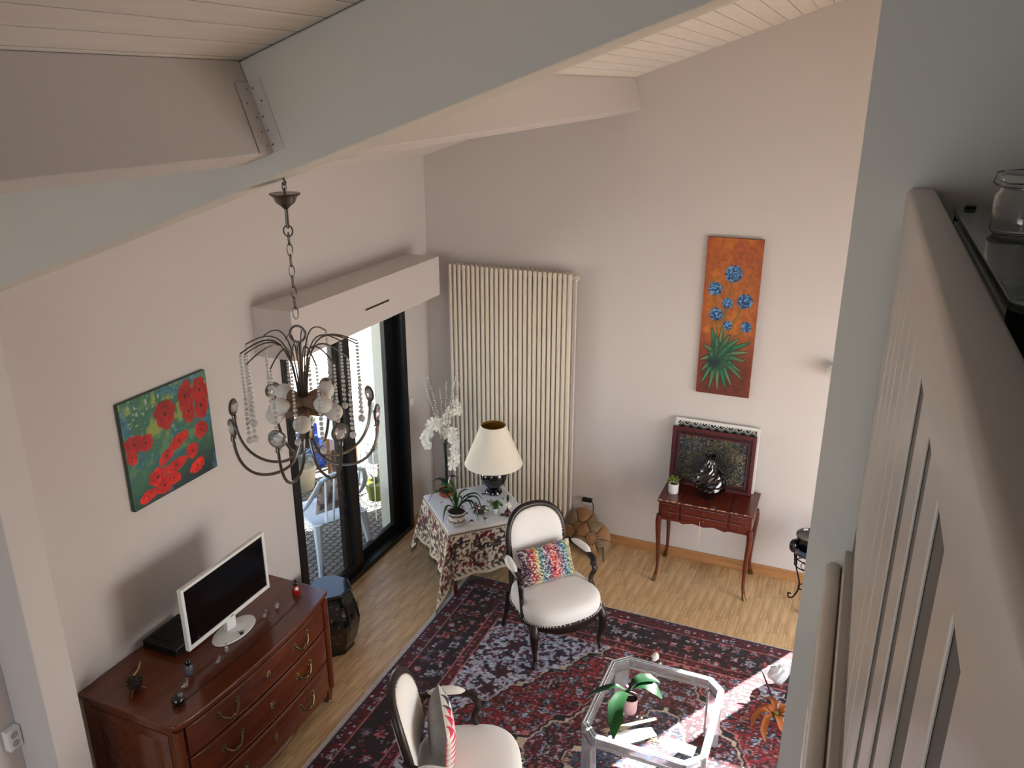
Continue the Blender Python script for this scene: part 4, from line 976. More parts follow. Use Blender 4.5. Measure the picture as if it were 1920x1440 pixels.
# framed pictures leaning on the wall
def leaning(name, label, x0, x1, h, y0, lean, z0=dz):
    t = thing(name, label, 'picture', ((x0+x1)/2, y0, z0)); M = Matrix.Rotation(-lean, 4, 'X'); return t, M, (x1-x0)/2
t, M, hw = leaning('white_framed_picture', 'white framed picture with black and white zigzag border behind the red frame', 2.235, 2.895, .55, -.060, math.radians(3.6))
H = .545; fwid = .024
for nm, a, b in (('frame_side', (-hw, -.010, 0), (-hw+fwid, .010, H)), ('frame_side', (hw-fwid, -.010, 0), (hw, .010, H)), ('frame_rail', (-hw+fwid, -.010, 0), (hw-fwid, .010, fwid)), ('frame_rail', (-hw+fwid, -.010, H-fwid), (hw-fwid, .010, H))):
    part(nm, MB().box(a, b, M), mat('white_frame', (.86, .86, .85), .5), t, False, world=False, bevel=.003)
nu, nv = 150, 40
mb = MB().grid(lambda u, v: M @ Vector((-hw+fwid + 2*(hw-fwid)*u, -.004, H-fwid-.12 + .12*v)), nu, nv); me = mb.mesh('zigzag_print', False); U, V = np.meshgrid(np.linspace(0,1,nu+1), np.linspace(0,1,nv+1))
zz = np.abs(np.mod(U*9, 1)*2-1); c = np.zeros(U.shape+(3,)); c[:] = (.04,.04,.05); k = (1-V)*3.2; c = mixc(c, (.82,.82,.80), (np.abs(k - .15 - zz*.75) < .09) | (np.abs(k-.55-zz*.75) < .05)); c = mixc(c, (.75,.75,.74), (V > .90) & (np.mod(U*27,1) < .5)); colour(me, c.reshape(-1,3))
link('zigzag_print', me, PAINT, t)
part('backing_board', MB().box((-hw+.01, .0, .01), (hw-.01, .006, H-.01), M), mat('board_black', (.04,.04,.05), .8), t, False, world=False)
t, M, hw = leaning('red_framed_mosaic', 'dark bead mosaic picture in a dark red moulded frame on the dressing table', 2.228, 2.880, .50, -.105, math.radians(4.5))
H = .485; REDF = mat('dark_red_lacquer', (.30, .07, .10), .35)
for lo, hi, dep, mm in ((0, .030, -.018, REDF), (.030, .048, -.010, mat('frame_deep_red', (.16,.04,.055), .4)), (.048, .062, -.014, REDF)):
    for nm, a, b in (('frame_side', (-hw+lo, dep, lo), (-hw+hi, .008, H-lo)), ('frame_side', (hw-hi, dep, lo), (hw-lo, .008, H-lo)), ('frame_rail', (-hw+hi, dep, lo), (hw-hi, .008, hi)), ('frame_rail', (-hw+hi, dep, H-hi), (hw-hi, .008, H-lo))):
        part(nm, MB().box(a, b, M), mm, t, False, world=False, bevel=.003)
nu, nv = 130, 90
mb = MB().grid(lambda u, v: M @ Vector((-hw+.06 + 2*(hw-.06)*u, -.006 - .003*((u*nu//3 + v*nv//3) % 2), .06 + (H-.12)*v)), nu, nv); me = mb.mesh('mosaic', False); U, V = np.meshgrid(np.linspace(0,1,nu+1), np.linspace(0,1,nv+1))
n1 = vnoise(U*6, V*5, 60); n2 = vnoise(U*50, V*36, 61); n3 = h2(np.floor(U*65), np.floor(V*45), 62); c = np.zeros(U.shape+(3,)); c[:] = (.20,.21,.17); c = mixc(c, (.30,.27,.15), (n1 > .55)*.8); c = mixc(c, (.17,.21,.25), (n1 < .38)*.8); c = mixc(c, (.10,.09,.09), (n2 > .58)*.8); c = mixc(c, (.50,.48,.42), (n3 > .86)*.8); c = mixc(c, (.06,.06,.08), np.clip(1.2 - np.hypot((U-.52)/.33, (V-.42)/.45)*1.1, 0, .85)); c = mixc(c, (.46,.44,.40), ((U > .86) & (n3 > .6) & (V < .75))*.8); colour(me, c.reshape(-1,3))
link('mosaic', me, painted('mosaic_beads', .25, bump=.4, bscale=160), t)
# black faceted glass vase
BG = mat('black_mirror_glass', (.015, .015, .02), .06, coat=1.)
vz = thing('black_vase', 'black faceted glass vase glittering in front of the red framed mosaic', 'vase', (2.57, -.265, dz))
prof = [(0, 0), (.045, 0), (.050, .01), (.085, .06), (.115, .12), (.118, .16), (.095, .215), (.060, .26), (.040, .30), (.036, .335), (.044, .365), (.040, .365), (.030, .335), (0, .33)]
m = MB(); nfac = 15; vs = []; fs = []
pr = []
for (r0, z0), (r1, z1) in zip(prof[:-1], prof[1:]):
    ns = max(1, int(math.hypot(r1-r0, z1-z0)/.016)); pr += [(r0 + (r1-r0)*i/ns, z0 + (z1-z0)*i/ns) for i in range(ns)]
pr.append(prof[-1]); rnd = random.Random(3)
part('body', MB().lathe([(r*(1 + rnd.uniform(-.035, .035)) if r > .02 else r, z) for r, z in pr], 26, wob=lambda a, i: 1 + .035*math.sin(a*13 + i*2.3) + rnd.uniform(-.02, .02)), BG, vz, smooth=False, world=False)
part('handle', MB().tube(spline([(.055, -.01, .27), (.125, -.02, .20), (.130, -.02, .11), (.085, -.01, .06)], 5), .011, 8), BG, vz, world=False)
su = thing('potted_succulent', 'little green succulent in a white round pot on the dressing table', 'plant', (2.305, -.285, dz))
part('pot', MB().lathe([(0, 0), (.034, 0), (.039, .01), (.041, .085), (.036, .085), (.035, .065), (0, .065)], 28), mat('pot_white', (.88, .88, .88), .4), su, world=False)
part('soil', MB().lathe([(0, .072), (.035, .070)], 16), EARTH, su, world=False)
for k in range(13):
    a = k*2.4; r = .010 + .0024*k; q = Vector((r*math.cos(a), r*math.sin(a), .085 + .035*(1 - k/16))); d = Vector((math.cos(a), math.sin(a), .9 + .5*(1-k/13))).normalized()
    part('leaf', MB().ball((0, 0, .012), (.012, .006, .020), 8, 6, Matrix.Translation(q) @ d.to_track_quat('Z', 'Y').to_matrix().to_4x4()), mat('succulent_green', (.40, .48, .18), .45), su, world=False)
# plant stand with blue bowl, globe wall light
IRON = mat('wrought_iron', (.10, .075, .06), .5, .6)
ps = thing('plant_stand', 'black wrought iron plant stand half hidden by the partition wall', 'stand', (3.37, -.33, 0))
for k in range(3):
    a = 2*PI*k/3 + 2.65; c, s = math.cos(a), math.sin(a)
    p = spline([(.105*c, .105*s, .43), (.095*c, .095*s, .30), (.050*c, .050*s, .16), (.085*c, .085*s, .04), (.125*c, .125*s, .012), (.135*c, .135*s, .045), (.112*c, .112*s, .050)], 5)
    part('leg', MB().tube(p, .006, 6), IRON, ps, world=False)
for r, z in ((.108, .43), (.100, .36), (.05, .16)): part('ring', MB().tube([(r*math.cos(t), r*math.sin(t), z) for t in np.linspace(0, 2*PI, 25)[:-1]], .005, 6, True), IRON, ps, world=False)
for k in range(9):
    a = 2*PI*k/9 + .2
    part('scroll', MB().tube([(.104*math.cos(a + .16*math.cos(t)), .104*math.sin(a + .16*math.cos(t)), .395 + .027*math.sin(t)) for t in np.linspace(0, 2*PI, 13)[:-1]], .0032, 5, True), IRON, ps, world=False)
bp_ = thing('blue_glazed_bowl', 'blue and black glazed bowl on the wrought iron stand', 'pot', (3.37, -.33, .436))
part('bowl', MB().lathe([(0, 0), (.07, 0), (.11, .03), (.135, .09), (.128, .09), (.100, .035), (0, .02)], 30), mat('blue_glaze', (.13, .27, .47), .15, coat=.6), bp_, world=False)
part('inner_pot', MB().lathe([(0, .06), (.085, .06), (.108, .165), (.115, .167), (.115, .178), (.104, .178), (.098, .165), (0, .15)], 28), BLACKL, bp_, world=False)
part('rim_lobe', MB().ball((-.118, -.02, .075), (.035, .045, .055), 12, 8), BLACKL, bp_, world=False)
wl = thing('globe_wall_light', 'white globe wall light just showing beside the partition wall', 'lamp', (3.375, -.075, 1.82))
part('globe', MB().ball((0, 0, 0), .062, 20, 12), BULB, wl, world=False)
part('wall_plate', MB().tube([(0, .0735, 0), (0, .06, 0)], .04, 18), WHITEP, wl, world=False)

# ------------------------------------------------------------------ chest of drawers and what stands on it
cd = thing('chest_of_drawers', 'bow-fronted cherry wood chest of three drawers with brass pulls under the screen', 'dresser', (.35, -3.235, 0))
cy0, cy1, cyc, ctop = -3.865, -2.605, -3.235, .82
def front(y, x0=.640, bow=.042): q = (y-cyc)/.63; return x0 + bow*(1 - q*q) - .012*max(0, abs(q)-.85)*6
def topoutline(e, n=24):
    ys = np.linspace(cy0-e+.045, cy1+e-.045, n); o = [(.006, cy1+e), (.006, cy0-e), (.60+e, cy0-e), (.632+e, cy0-e+.012)]
    o += [(front(y)+e+.004, y) for y in ys] + [(.632+e, cy1+e-.012), (.60+e, cy1+e)]; return o
part('top', MB().prism(topoutline(.016), .792, ctop), CHERRY, cd, bevel=.006)
part('top_moulding', MB().prism(topoutline(.004), .776, .792), CHERRY, cd)
inl = MB()
ys = np.linspace(cy0+.10, cy1-.10, 18); o = [(front(y)-.10, y) for y in ys]; inner = [(x-.012, y) for x, y in o]
for i in range(17): inl.add([(*o[i], ctop+.0004), (*o[i+1], ctop+.0004), (*inner[i+1], ctop+.0004), (*inner[i], ctop+.0004)], [(0,1,2,3)])
part('inlay_line', inl, mat('inlay_dark', (.20, .07, .04), .35), cd, False)
def body(z0, z1, e): return MB().prism([(.01, cy1), (.01, cy0), (.60, cy0), (.632, cy0+.014)] + [(front(y)-e, y) for y in np.linspace(cy0+.06, cy1-.06, 20)] + [(.632, cy1-.014), (.60, cy1)], z0, z1)
part('carcass', body(.105, .776, .014), CHERRY, cd)
for s, yy in ((-1, cy0), (1, cy1)):
    m = MB(); y_ = yy + s*.004
    m.box((.06, min(yy, y_), .14), (.585, max(yy, y_), .19)).box((.06, min(yy, y_), .69), (.585, max(yy, y_), .745)).box((.06, min(yy, y_), .19), (.11, max(yy, y_), .69)).box((.53, min(yy, y_), .19), (.585, max(yy, y_), .69))
    part('side_panel_frame', m, CHERRY, cd, False, bevel=.002, kind='stuff')
    cp = MB().tube([(.628, yy - s*.020, .11), (.628, yy - s*.020, .774)], .026, 10); part('corner_post', cp, CHERRY, cd)
def swag(m, y, z, s):
    x = lambda yy: front(yy) + .012
    pts = spline([(x(y-.062), y-.062, z+.026), (x(y-.045)+.010, y-.045, z+.002), (x(y-.02)+.016, y-.02, z-.016), (x(y)+.018, y, z-.012), (x(y+.02)+.016, y+.02, z-.016), (x(y+.045)+.010, y+.045, z+.002), (x(y+.062), y+.062, z+.026)], 4)
    m.tube(pts, lerps([.0055, .007, .006, .010, .006, .007, .0055], len(pts)), 7)
    for q in (-1, 1):
        for k in range(7):
            a = 2*PI*k/7; m.ball((front(y+q*.066)+.005, y+q*.066 + .013*math.cos(a), z+.030 + .017*math.sin(a)), (.004, .007, .007), 6, 4)
        m.ball((front(y+q*.066)+.008, y+q*.066, z+.030), (.007, .007, .007), 8, 5)
    return m
for z0, z1 in ((.582, .762), (.352, .568), (.125, .338)):
    ys = np.linspace(cy0+.058, cy1-.058, 22); o = [(front(y)+.004, y) for y in ys]; bk = [(front(y)-.03, y) for y in ys[::-1]]
    dr = part('drawer', MB().prism(o + bk, z0, z1), CHERRY, cd, bevel=.004)
    bead = MB()
    for zz in (z0+.012, z1-.012): bead.tube([(front(y)+.0045, y, zz) for y in ys[1:-1]], .0035, 5)
    part('bead_moulding', bead, CHERRY, dr, kind='stuff')
    zc = (z0+z1)/2
    for yy in (-3.545, -2.925): part('handle', swag(MB(), yy, zc-.012, 1), BRASS, dr, )
    es = MB()
    for k in range(8):
        a = 2*PI*k/8; es.ball((front(cyc)+.005, cyc + .013*math.cos(a), zc + .020*math.sin(a)), (.004, .007, .009), 6, 4)
    es.ball((front(cyc)+.005, cyc, zc), (.005, .011, .016), 8, 6); part('keyhole_plate', es, BRASS, dr)
m = MB(); pts = [(cy0+.05, .135), (cy0+.05, .07), (cy0+.12, .085), (-3.50, .105), (-3.34, .085), (cyc, .068), (-3.13, .085), (-2.97, .105), (cy1-.12, .085), (cy1-.05, .07), (cy1-.05, .135)]
n = len(pts); m.add([(front(y)-.012, y, z) for y, z in pts] + [(front(y)-.035, y, z) for y, z in pts], [tuple(range(n)), tuple(range(2*n-1, n-1, -1))] + [(i, n+i, n+(i+1) % n, (i+1) % n) for i in range(n)])
part('scalloped_apron', m, CHERRY, cd, False)
for x, y in ((.61, cy0+.035), (.61, cy1-.035), (.05, cy0+.035), (.05, cy1-.035)):
    part('leg', MB().tube(spline([(x, y, .13), (x+.008, y, .07), (x, y, .02), (x+.006, y, 0)], 4), [.030]*5 + [.026]*4 + [.020]*4, 8), CHERRY, cd)
# screen
tv = thing('television', 'flat screen with white bezel on an oval white foot on the chest of drawers', 'screen', (.40, -3.145, ctop))
tz0, tz1, ty0, ty1, tx = .910, 1.288, -3.482, -2.814, .378
M = Matrix.Translation((tx, 0, 0))
for nm, a, b in (('bezel_side', (-.014, ty0, tz0), (.014, ty0+.020, tz1)), ('bezel_side', (-.014, ty1-.020, tz0), (.014, ty1, tz1)), ('bezel_bottom', (-.014, ty0+.020, tz0), (.014, ty1-.020, tz0+.026)), ('bezel_top', (-.014, ty0+.020, tz1-.018), (.014, ty1-.020, tz1))):
    part(nm, MB().box(a, b, M), WHITEP, tv, False, bevel=.003)
part('screen_panel', MB().box((-.010, ty0+.020, tz0+.026), (.008, ty1-.020, tz1-.018), M), mat('screen_black', (.012, .012, .016), .14), tv, False)
part('back_cover', MB().box((-.045, ty0+.06, tz0+.03), (-.014, ty1-.06, tz1-.04), M), WHITEP, tv, False, bevel=.012)
part('bezel_mark', MB().box((.0142, -3.160, tz0+.010), (.0148, -3.132, tz0+.016), M), mat('mark_grey', (.30, .30, .32), .4), tv, False)
part('neck', MB().box((-.028, -3.185, ctop+.012), (.004, -3.110, tz0+.02), M), WHITEP, tv, False, bevel=.006)
part('foot', MB().lathe([(0, .001), (.94, .001), (1., .004), (.98, .010), (.85, .013), (0, .014)], 40, M=Matrix.Translation((.395, -3.15, ctop)) @ Matrix.Diagonal((.085, .155, 1, 1))), WHITEP, tv)
bx = thing('black_box_recorder', 'flat black box lying behind the screen on the chest', 'electronics', (.15, -3.33, ctop))
part('case', MB().cbox((0, 0, .026), (.24, .27, .048)), mat('case_black', (.035, .035, .038), .35), bx, False, world=False, bevel=.004)
part('vent_plate', MB().cbox((-.02, 0, .0515), (.14, .18, .003)), mat('vent_black', (.02, .02, .02), .6), bx, False, world=False)
for sx in (-1, 1):
    for sy in (-1, 1): part('rubber_foot', MB().lathe([(0, 0), (.012, 0), (.012, .003), (0, .003)], 12, (sx*.09, sy*.10, 0)), RUBB, bx, world=False)
# ornaments
pc = thing('pinecone', 'dark dried artichoke-like cone with twig stalks at the left end of the chest', 'ornament', (.258, -3.74, ctop))
m = MB(); part('core', MB().ball((0, 0, .045), (.026, .026, .045), 10, 8), mat('cone_dark', (.13, .09, .06), .8), pc, world=False)
SCALE = mat('cone_scale', (.30, .22, .15), .7)
for k in range(60):
    z = .010 + .078*(k/60); a = k*2.4; r = .034*math.sin(PI*min(.97, .14 + .80*k/60))**.8; d = Vector((math.cos(a), math.sin(a), .55)); q = Vector((r*math.cos(a), r*math.sin(a), z))
    part('scale', MB().ball((0, 0, .004), (.008, .0028, .010), 6, 4, Matrix.Translation(q) @ d.to_track_quat('Z', 'Y').to_matrix().to_4x4()), SCALE, pc, world=False)
part('stalk', MB().tube(spline([(0, 0, .085), (.014, .026, .115), (.02, .040, .155)], 4), lerps([.006, .002], 9), 6), mat('stalk_straw', (.62, .50, .28), .8), pc, world=False)
for q in ((.03, -.055, .004), (.045, .03, .004)): part('twig', MB().tube([(0, 0, .015), Vector(q)*.6 + Vector((0, 0, .012)), q], .0018, 5), mat('stalk_straw', (.62, .50, .28), .8), pc, world=False)
bt = thing('grey_bottle', 'small grey cylinder bottle with black stopper beside the screen corner', 'bottle', (.425, -3.535, ctop))
part('body', MB().lathe([(0, 0), (.020, 0), (.022, .004), (.022, .050), (.019, .056), (.010, .058), (0, .058)], 24), mat('grey_glass', (.36, .37, .42), .15, coat=.5), bt, world=False)
part('stopper', MB().lathe([(.010, .058), (.014, .060), (.018, .068), (.016, .082), (.008, .090), (0, .091)], 18), BLACKL, bt, world=False)
gb = thing('glass_bird', 'tiny clear glass bird between the grey bottle and the dark paperweight', 'ornament', (.485, -3.625, ctop))
part('body', MB().ball((0, 0, .014), (.011, .017, .013), 12, 8), CRYSTAL, gb, world=False)
part('neck', MB().tube(spline([(0, .010, .020), (0, .018, .034), (0, .013, .048), (0, .004, .050)], 4), lerps([.006, .004, .004, .002], 13), 7), CRYSTAL, gb, world=False)
part('tail', MB().ball((0, -.020, .018), (.004, .012, .005), 8, 5), CRYSTAL, gb, world=False)
pw_ = thing('glass_paperweight', 'dark round glass paperweight with clear top at the front left of the chest', 'ornament', (.540, -3.735, ctop))
part('ball', MB().lathe([(0, 0), (.018, 0), (.030, .010), (.034, .024), (.030, .038), (.018, .050), (0, .054)], 24), mat('dark_glass', (.05, .06, .08), .04, coat=.8), pw_, world=False)
part('bubble', MB().ball((.006, .012, .046), (.017, .017, .013), 12, 8), CRYSTAL, pw_, world=False)
for i, (x, y, kind, lb) in enumerate(((.505, -3.405, 'cat', 'tiny clear glass cat, nearest the front edge before the screen'), (.482, -3.312, 'tree', 'tiny clear glass figure standing second in the row before the screen'), (.462, -3.165, 'star', 'tiny dark branching glass figure beside the screen foot'), (.470, -2.975, 'swan', 'tiny clear glass swan right of the screen foot'), (.480, -2.872, 'apple', 'tiny clear glass apple furthest right of the screen foot'))):
    t = thing('glass_figurine', lb, 'ornament', (x, y, ctop)); G = CRYSTAL if kind != 'star' else mat('plum_glass', (.28, .12, .14), .08, trans=.4)
    part('body', MB().ball((0, 0, .012), (.010, .013, .012), 10, 7), G, t, world=False)
    if kind == 'cat': part('head', MB().ball((0, .011, .028), (.008, .008, .008), 10, 6).ball((.005, .011, .037), (.003, .002, .005), 6, 4).ball((-.005, .011, .037), (.003, .002, .005), 6, 4), G, t, world=False); part('tail', MB().tube([(0, -.012, .008), (.004, -.022, .012), (.004, -.024, .024)], .0025, 6), G, t, world=False)
    elif kind == 'tree': part('upper', MB().ball((0, 0, .032), (.011, .011, .010), 10, 6).ball((0, 0, .048), (.007, .007, .008), 8, 6), G, t, world=False)
    elif kind == 'star':
        for k in range(5): a = k*1.26; part('branch', MB().tube([(0, 0, .012), (.020*math.cos(a), .020*math.sin(a), .022 + .012*(k % 2))], [.004, .0015], 6), G, t, world=False)
    elif kind == 'swan': part('neck', MB().tube(spline([(0, .012, .014), (0, .020, .030), (0, .012, .044), (0, .003, .040)], 4), .003, 6), G, t, world=False); part('wing', MB().ball((.008, -.004, .020), (.004, .014, .010), 8, 5), G, t, world=False)
    else: part('upper', MB().ball((0, 0, .024), (.014, .014, .013), 12, 8), G, t, world=False); part('stalk', MB().tube([(0, 0, .034), (.003, .003, .046)], .002, 6), G, t, world=False)
rf = thing('red_figurine', 'small red figurine with black head at the far end of the chest', 'ornament', (.49, -2.70, ctop))
part('body', MB().lathe([(0, 0), (.022, 0), (.026, .01), (.023, .035), (.016, .05), (.010, .056), (0, .058)], 20), mat('lacquer_red', (.62, .06, .07), .25, coat=.4), rf, world=False)
part('bib', MB().ball((.014, -.010, .044), (.011, .012, .012), 10, 6), WHITEP, rf, world=False)
part('head', MB().ball((0, 0, .072), (.016, .016, .016), 14, 9), BLACKL, rf, world=False)
part('hair_bun', MB().ball((-.004, .004, .090), (.010, .010, .008), 10, 6).ball((.014, .0, .084), (.006, .006, .006), 8, 5), BLACKL, rf, world=False)
# lacquer barrel stool
st = thing('lacquer_barrel_stool', 'black lacquer octagonal barrel stool with gold painted side beside the chest', 'stool', (.315, -2.145, 0))
def octo(r, z, tw=PI/8): return [(r*math.cos(PI/4*k+tw), r*math.sin(PI/4*k+tw), z) for k in range(8)]
part('body', loft(MB(), [octo(r, z) for r, z in ((.145,0),(.150,.01),(.150,.035),(.175,.10),(.198,.20),(.203,.25),(.196,.30),(.172,.40),(.150,.455),(.150,.465))]), BLACKL, st, world=False, smooth=False)
part('top', loft(MB(), [octo(r, z) for r, z in ((.150,.464),(.158,.468),(.160,.480),(.150,.488),(.05,.489))]), BLACKL, st, world=False, bevel=.003, smooth=False)
GOLDP = bpy.data.materials.new('gold_painting'); GOLDP.use_nodes = True; band_mat(GOLDP, (.06,.05,.04), (.34,.24,.10), 24, .26); GOLDP.node_tree.nodes['Principled BSDF'].inputs['Coat Weight'].default_value = .4
for k in range(8):
    a = PI/4*k + PI/4; c, s = math.cos(a), math.sin(a); vs = []; 
    for r, z, wv in ((.143,.06,.038),(.166,.12,.046),(.184,.20,.052),(.188,.25,.053),(.181,.31,.052),(.162,.39,.045),(.148,.43,.040)):
        r2 = r + .0012
        for q in (-1, 1): vs.append((r2*c - s*wv*q, r2*s + c*wv*q, z))
    pn = part('painted_panel', MB().add(vs, [(2*i, 2*i+1, 2*i+3, 2*i+2) for i in range(6)]), GOLDP, st, False, world=False)
    ap = MB(); q = [Vector((.1905*c - s*t*.020, .1905*s + c*t*.020, .30 + u)) for t, u in ((0,-.028),(1,0),(0,.028),(-1,0))]; o = Vector((c, s, 0))*.0015
    part('cut_opening', ap.add([p + o for p in q], [(0,1,2,3)]), mat('void_black', (.005,.005,.005), .9), pn, False, world=False)
# wall fittings on the left
sw = thing('light_switch', 'small white switch beside the sliding door on the left wall', 'switch', (.006, -.372, 1.17))
part('plate', MB().box((.001, -.405, 1.165), (.010, -.340, 1.235)), WHITEP, sw, False, bevel=.002); part('rocker', MB().box((.010, -.392, 1.178), (.013, -.353, 1.222)), WHITEP, sw, False, bevel=.002)
ol = thing('wall_socket', 'white double socket on the left wall beside the post', 'socket', (.02, -4.245, .85))
part('box', MB().box((.001, -4.285, .80), (.040, -4.215, .91)), WHITEP, ol, False, bevel=.004)
for z in (.832, .880): part('outlet', MB().tube([(.0385, -4.25, z), (.0415, -4.25, z)], .018, 16), mat('outlet_grey', (.70, .70, .70), .5), ol)

# ------------------------------------------------------------------ coffee table and what lies on it
kt = thing('coffee_table', 'clear acrylic coffee table with cut corners and thick glassy rim on the rug', 'table', (2.68, -2.36, .0125))
def cut(x0, x1, y0, y1, c): return [(x0+c,y0),(x1-c,y0),(x1,y0+c),(x1,y1-c),(x1-c,y1),(x0+c,y1),(x0,y1-c),(x0,y0+c)]
OUT, INN = cut(2.335, 3.025, -2.735, -1.985, .085), cut(2.372, 2.988, -2.698, -2.022, .070)
ACR = mat('acrylic_rim', (.95, .98, .99), .15, trans=.78, ior=1.3, bump=.0)
for i in range(8):
    j = (i+1) % 8; q = [OUT[i], OUT[j], INN[j], INN[i]]
    rm = part('rim_bar', MB().prism(q, .365, .432), ACR, kt, False, bevel=.004)
    g = MB()
    for t_ in (.28, .72):
        a = Vector((*OUT[i], 0)).lerp(Vector((*INN[i], 0)), t_); b = Vector((*OUT[j], 0)).lerp(Vector((*INN[j], 0)), t_); g.tube([(a.x, a.y, .4325), (b.x, b.y, .4325)], .0022, 5)
    part('rim_groove', g, mat('groove_white', (.86, .90, .92), .3), rm, kind='stuff')
part('glass_top', MB().prism(cut(2.374, 2.986, -2.696, -2.024, .069), .410, .420), thin_glass('table_glass', (.97, .985, .98)), kt, False)
for i in (1, 3, 5, 7):
    a, b = Vector(OUT[i]), Vector(OUT[(i+1) % 8]); c, d = Vector(INN[i]), Vector(INN[(i+1) % 8])
    part('leg', MB().prism([tuple(a.lerp(b, .06)), tuple(a.lerp(b, .94)), tuple(d), tuple(c)], .0125, .365), ACR, kt, False, bevel=.004)
GT = .4205
PAPER = mat('white_paper', (.92, .92, .90), .8)
def sheet(label, pts, name='paper_sheet', m=PAPER, z=GT+.0004, th=.0012, group=None, cat='paper'):
    return single(name, MB().prism(pts, z, z+th), m, label, cat, smooth=False)
sheet('white card lying at the near edge of the coffee table, left one', [(2.50,-2.685),(2.62,-2.69),(2.745,-2.575),(2.70,-2.525),(2.58,-2.60)], th=.004)
sheet('white folded leaflet lying on the coffee table, right one', [(2.775,-2.640),(2.955,-2.650),(2.960,-2.575),(2.785,-2.560)], th=.004)
sheet('long pale card lying diagonally beside the pink orchid pot', [(2.455,-2.640),(2.475,-2.655),(2.715,-2.455),(2.700,-2.440)], name='bookmark', m=mat('card_tan', (.66,.60,.46), .7), th=.002)
rn = thing('wire_ring', 'small wire ring on the coffee table beside the orchid pot', 'ring', (2.62, -2.475, GT))
part('ring', MB().tube([(.014*math.cos(t), .014*math.sin(t), .003) for t in np.linspace(0, 2*PI, 17)[:-1]], .002, 6, True), NICKEL, rn, world=False)
part('loop', MB().tube(spline([(.014, 0, .003), (.03, .008, .003), (.05, .002, .003)], 4), .0015, 5), NICKEL, rn, world=False)
dv = thing('driftwood_star', 'small brown and white star ornament between the white cards', 'ornament', (2.735, -2.625, GT))
for k in range(5): a = k*1.257; part('arm', MB().tube([(0, 0, .008), (.034*math.cos(a), .034*math.sin(a), .006)], [.007, .003], 6), mat('ornament_brown', (.48, .38, .28), .8), dv, world=False)
# orchid with broad leaves
LT = bpy.data.materials.new('broad_leaf'); LT.use_nodes = True; nt = LT.node_tree; b = nt.nodes['Principled BSDF']
b.inputs['Base Color'].default_value = lin((.07, .20, .10)) + (1,); b.inputs['Roughness'].default_value = .3
tr = nt.nodes.new('ShaderNodeBsdfTranslucent'); tr.inputs[0].default_value = lin((.22, .60, .04)) + (1,); ms = nt.nodes.new('ShaderNodeMixShader'); ms.inputs[0].default_value = .25
nt.links.new(b.outputs[0], ms.inputs[1]); nt.links.new(tr.outputs[0], ms.inputs[2]); nt.links.new(ms.outputs[0], nt.nodes['Material Output'].inputs[0])
ob = thing('potted_orchid_leaves', 'flowerless orchid with four broad green leaves in a pale pink glass pot', 'plant', (2.555, -2.445, GT))
part('pot', MB().lathe([(0, 0), (.034, 0), (.038, .006), (.046, .10), (.042, .10), (.035, .010), (0, .010)], 28), mat('pink_glass', (.90, .72, .76), .1, trans=.45, ior=1.3), ob, world=False)
part('bark', MB().lathe([(0, .012), (.034, .012), (.041, .085), (.02, .095), (0, .098)], 14, wob=lambda a, i: 1 + .05*math.sin(a*7+i)), EARTH, ob, world=False)
def pl_(w_): return Vector((w_[0]-2.555, w_[1]-2.445*-1 if False else w_[1]+2.445, w_[2]-GT))
cen = Vector((-.02, .015, .115))
for tip, mid, ws in (((2.325,-2.555,.515), (2.43,-2.50,.585), [.010,.017,.022,.018,.004]), ((2.545,-2.745,.475), (2.520,-2.62,.585), [.012,.034,.044,.040,.006]), ((2.725,-2.400,.530), (2.635,-2.400,.590), [.012,.032,.043,.040,.008]), ((2.690,-2.310,.560), (2.60,-2.365,.600), [.010,.026,.036,.032,.006])):
    part('leaf', leaf([cen, (cen + pl_(mid))*.5 + Vector((0, 0, .025)), pl_(mid), (pl_(mid)+pl_(tip))*.5 + Vector((0, 0, .012)), pl_(tip)], ws, .18), LT, ob, world=False)
part('bud', MB().ball((-.035, .045, .125), (.012, .012, .009), 8, 5), mat('bud_pink', (.70, .40, .55), .6), ob, world=False)

# ------------------------------------------------------------------ things on the rug at the right and by the chair
def crumple(name, c, r, n, label, cat, m, seed, sq=(1, 1, 1)):
    rn_ = random.Random(seed); bm = MB(); vs = []
    bm.lathe([(r*math.sin(PI*(.02+.96*i/n)), -r*math.cos(PI*(.02+.96*i/n))) for i in range(n+1)], n+4)
    bm.v = [((x*sq[0])*(1+rn_.uniform(-.28,.28)), (y*sq[1])*(1+rn_.uniform(-.28,.28)), z*sq[2]*(1+rn_.uniform(-.2,.2))) for x, y, z in bm.v]
    z0 = min(v[2] for v in bm.v); bm.v = [(x+c[0], y+c[1], z-z0+c[2]) for x, y, z in bm.v]
    return single(name, bm, m, label, cat, smooth=False)
crumple('crumpled_tissue', (2.478, -1.425, .0135), .026, 6, 'small crumpled white tissue on the rug between armchair and coffee table', 'tissue', PAPER, 2, (1, 1.5, .8))
crumple('paper_scrap', (2.525, -1.475, .0135), .014, 5, 'tiny white paper scrap on the rug near the crumpled tissue', 'paper', PAPER, 5, (1, 1.2, .7))
crumple('crumpled_plastic_bag', (3.285, -1.36, .0135), .075, 8, 'crumpled white plastic bag on the sunlit rug by the partition', 'bag', mat('plastic_film', (.90, .93, .95), .25, trans=.25), 9, (.8, .8, 1.0))
sk = thing('wooden_stick', 'dark thin wooden stick leaning on the orange silk flower', 'stick', (3.25, -1.52, .0135))
part('shaft', MB().tube([(3.305, -1.585, .017), (3.195, -1.455, .150)], [.0065, .0055], 8), DARKW, sk); part('tip', MB().tube([(3.195, -1.455, .150), (3.185, -1.443, .163)], [.0055, .002], 8), mat('tip_grey', (.45,.42,.40), .5), sk)
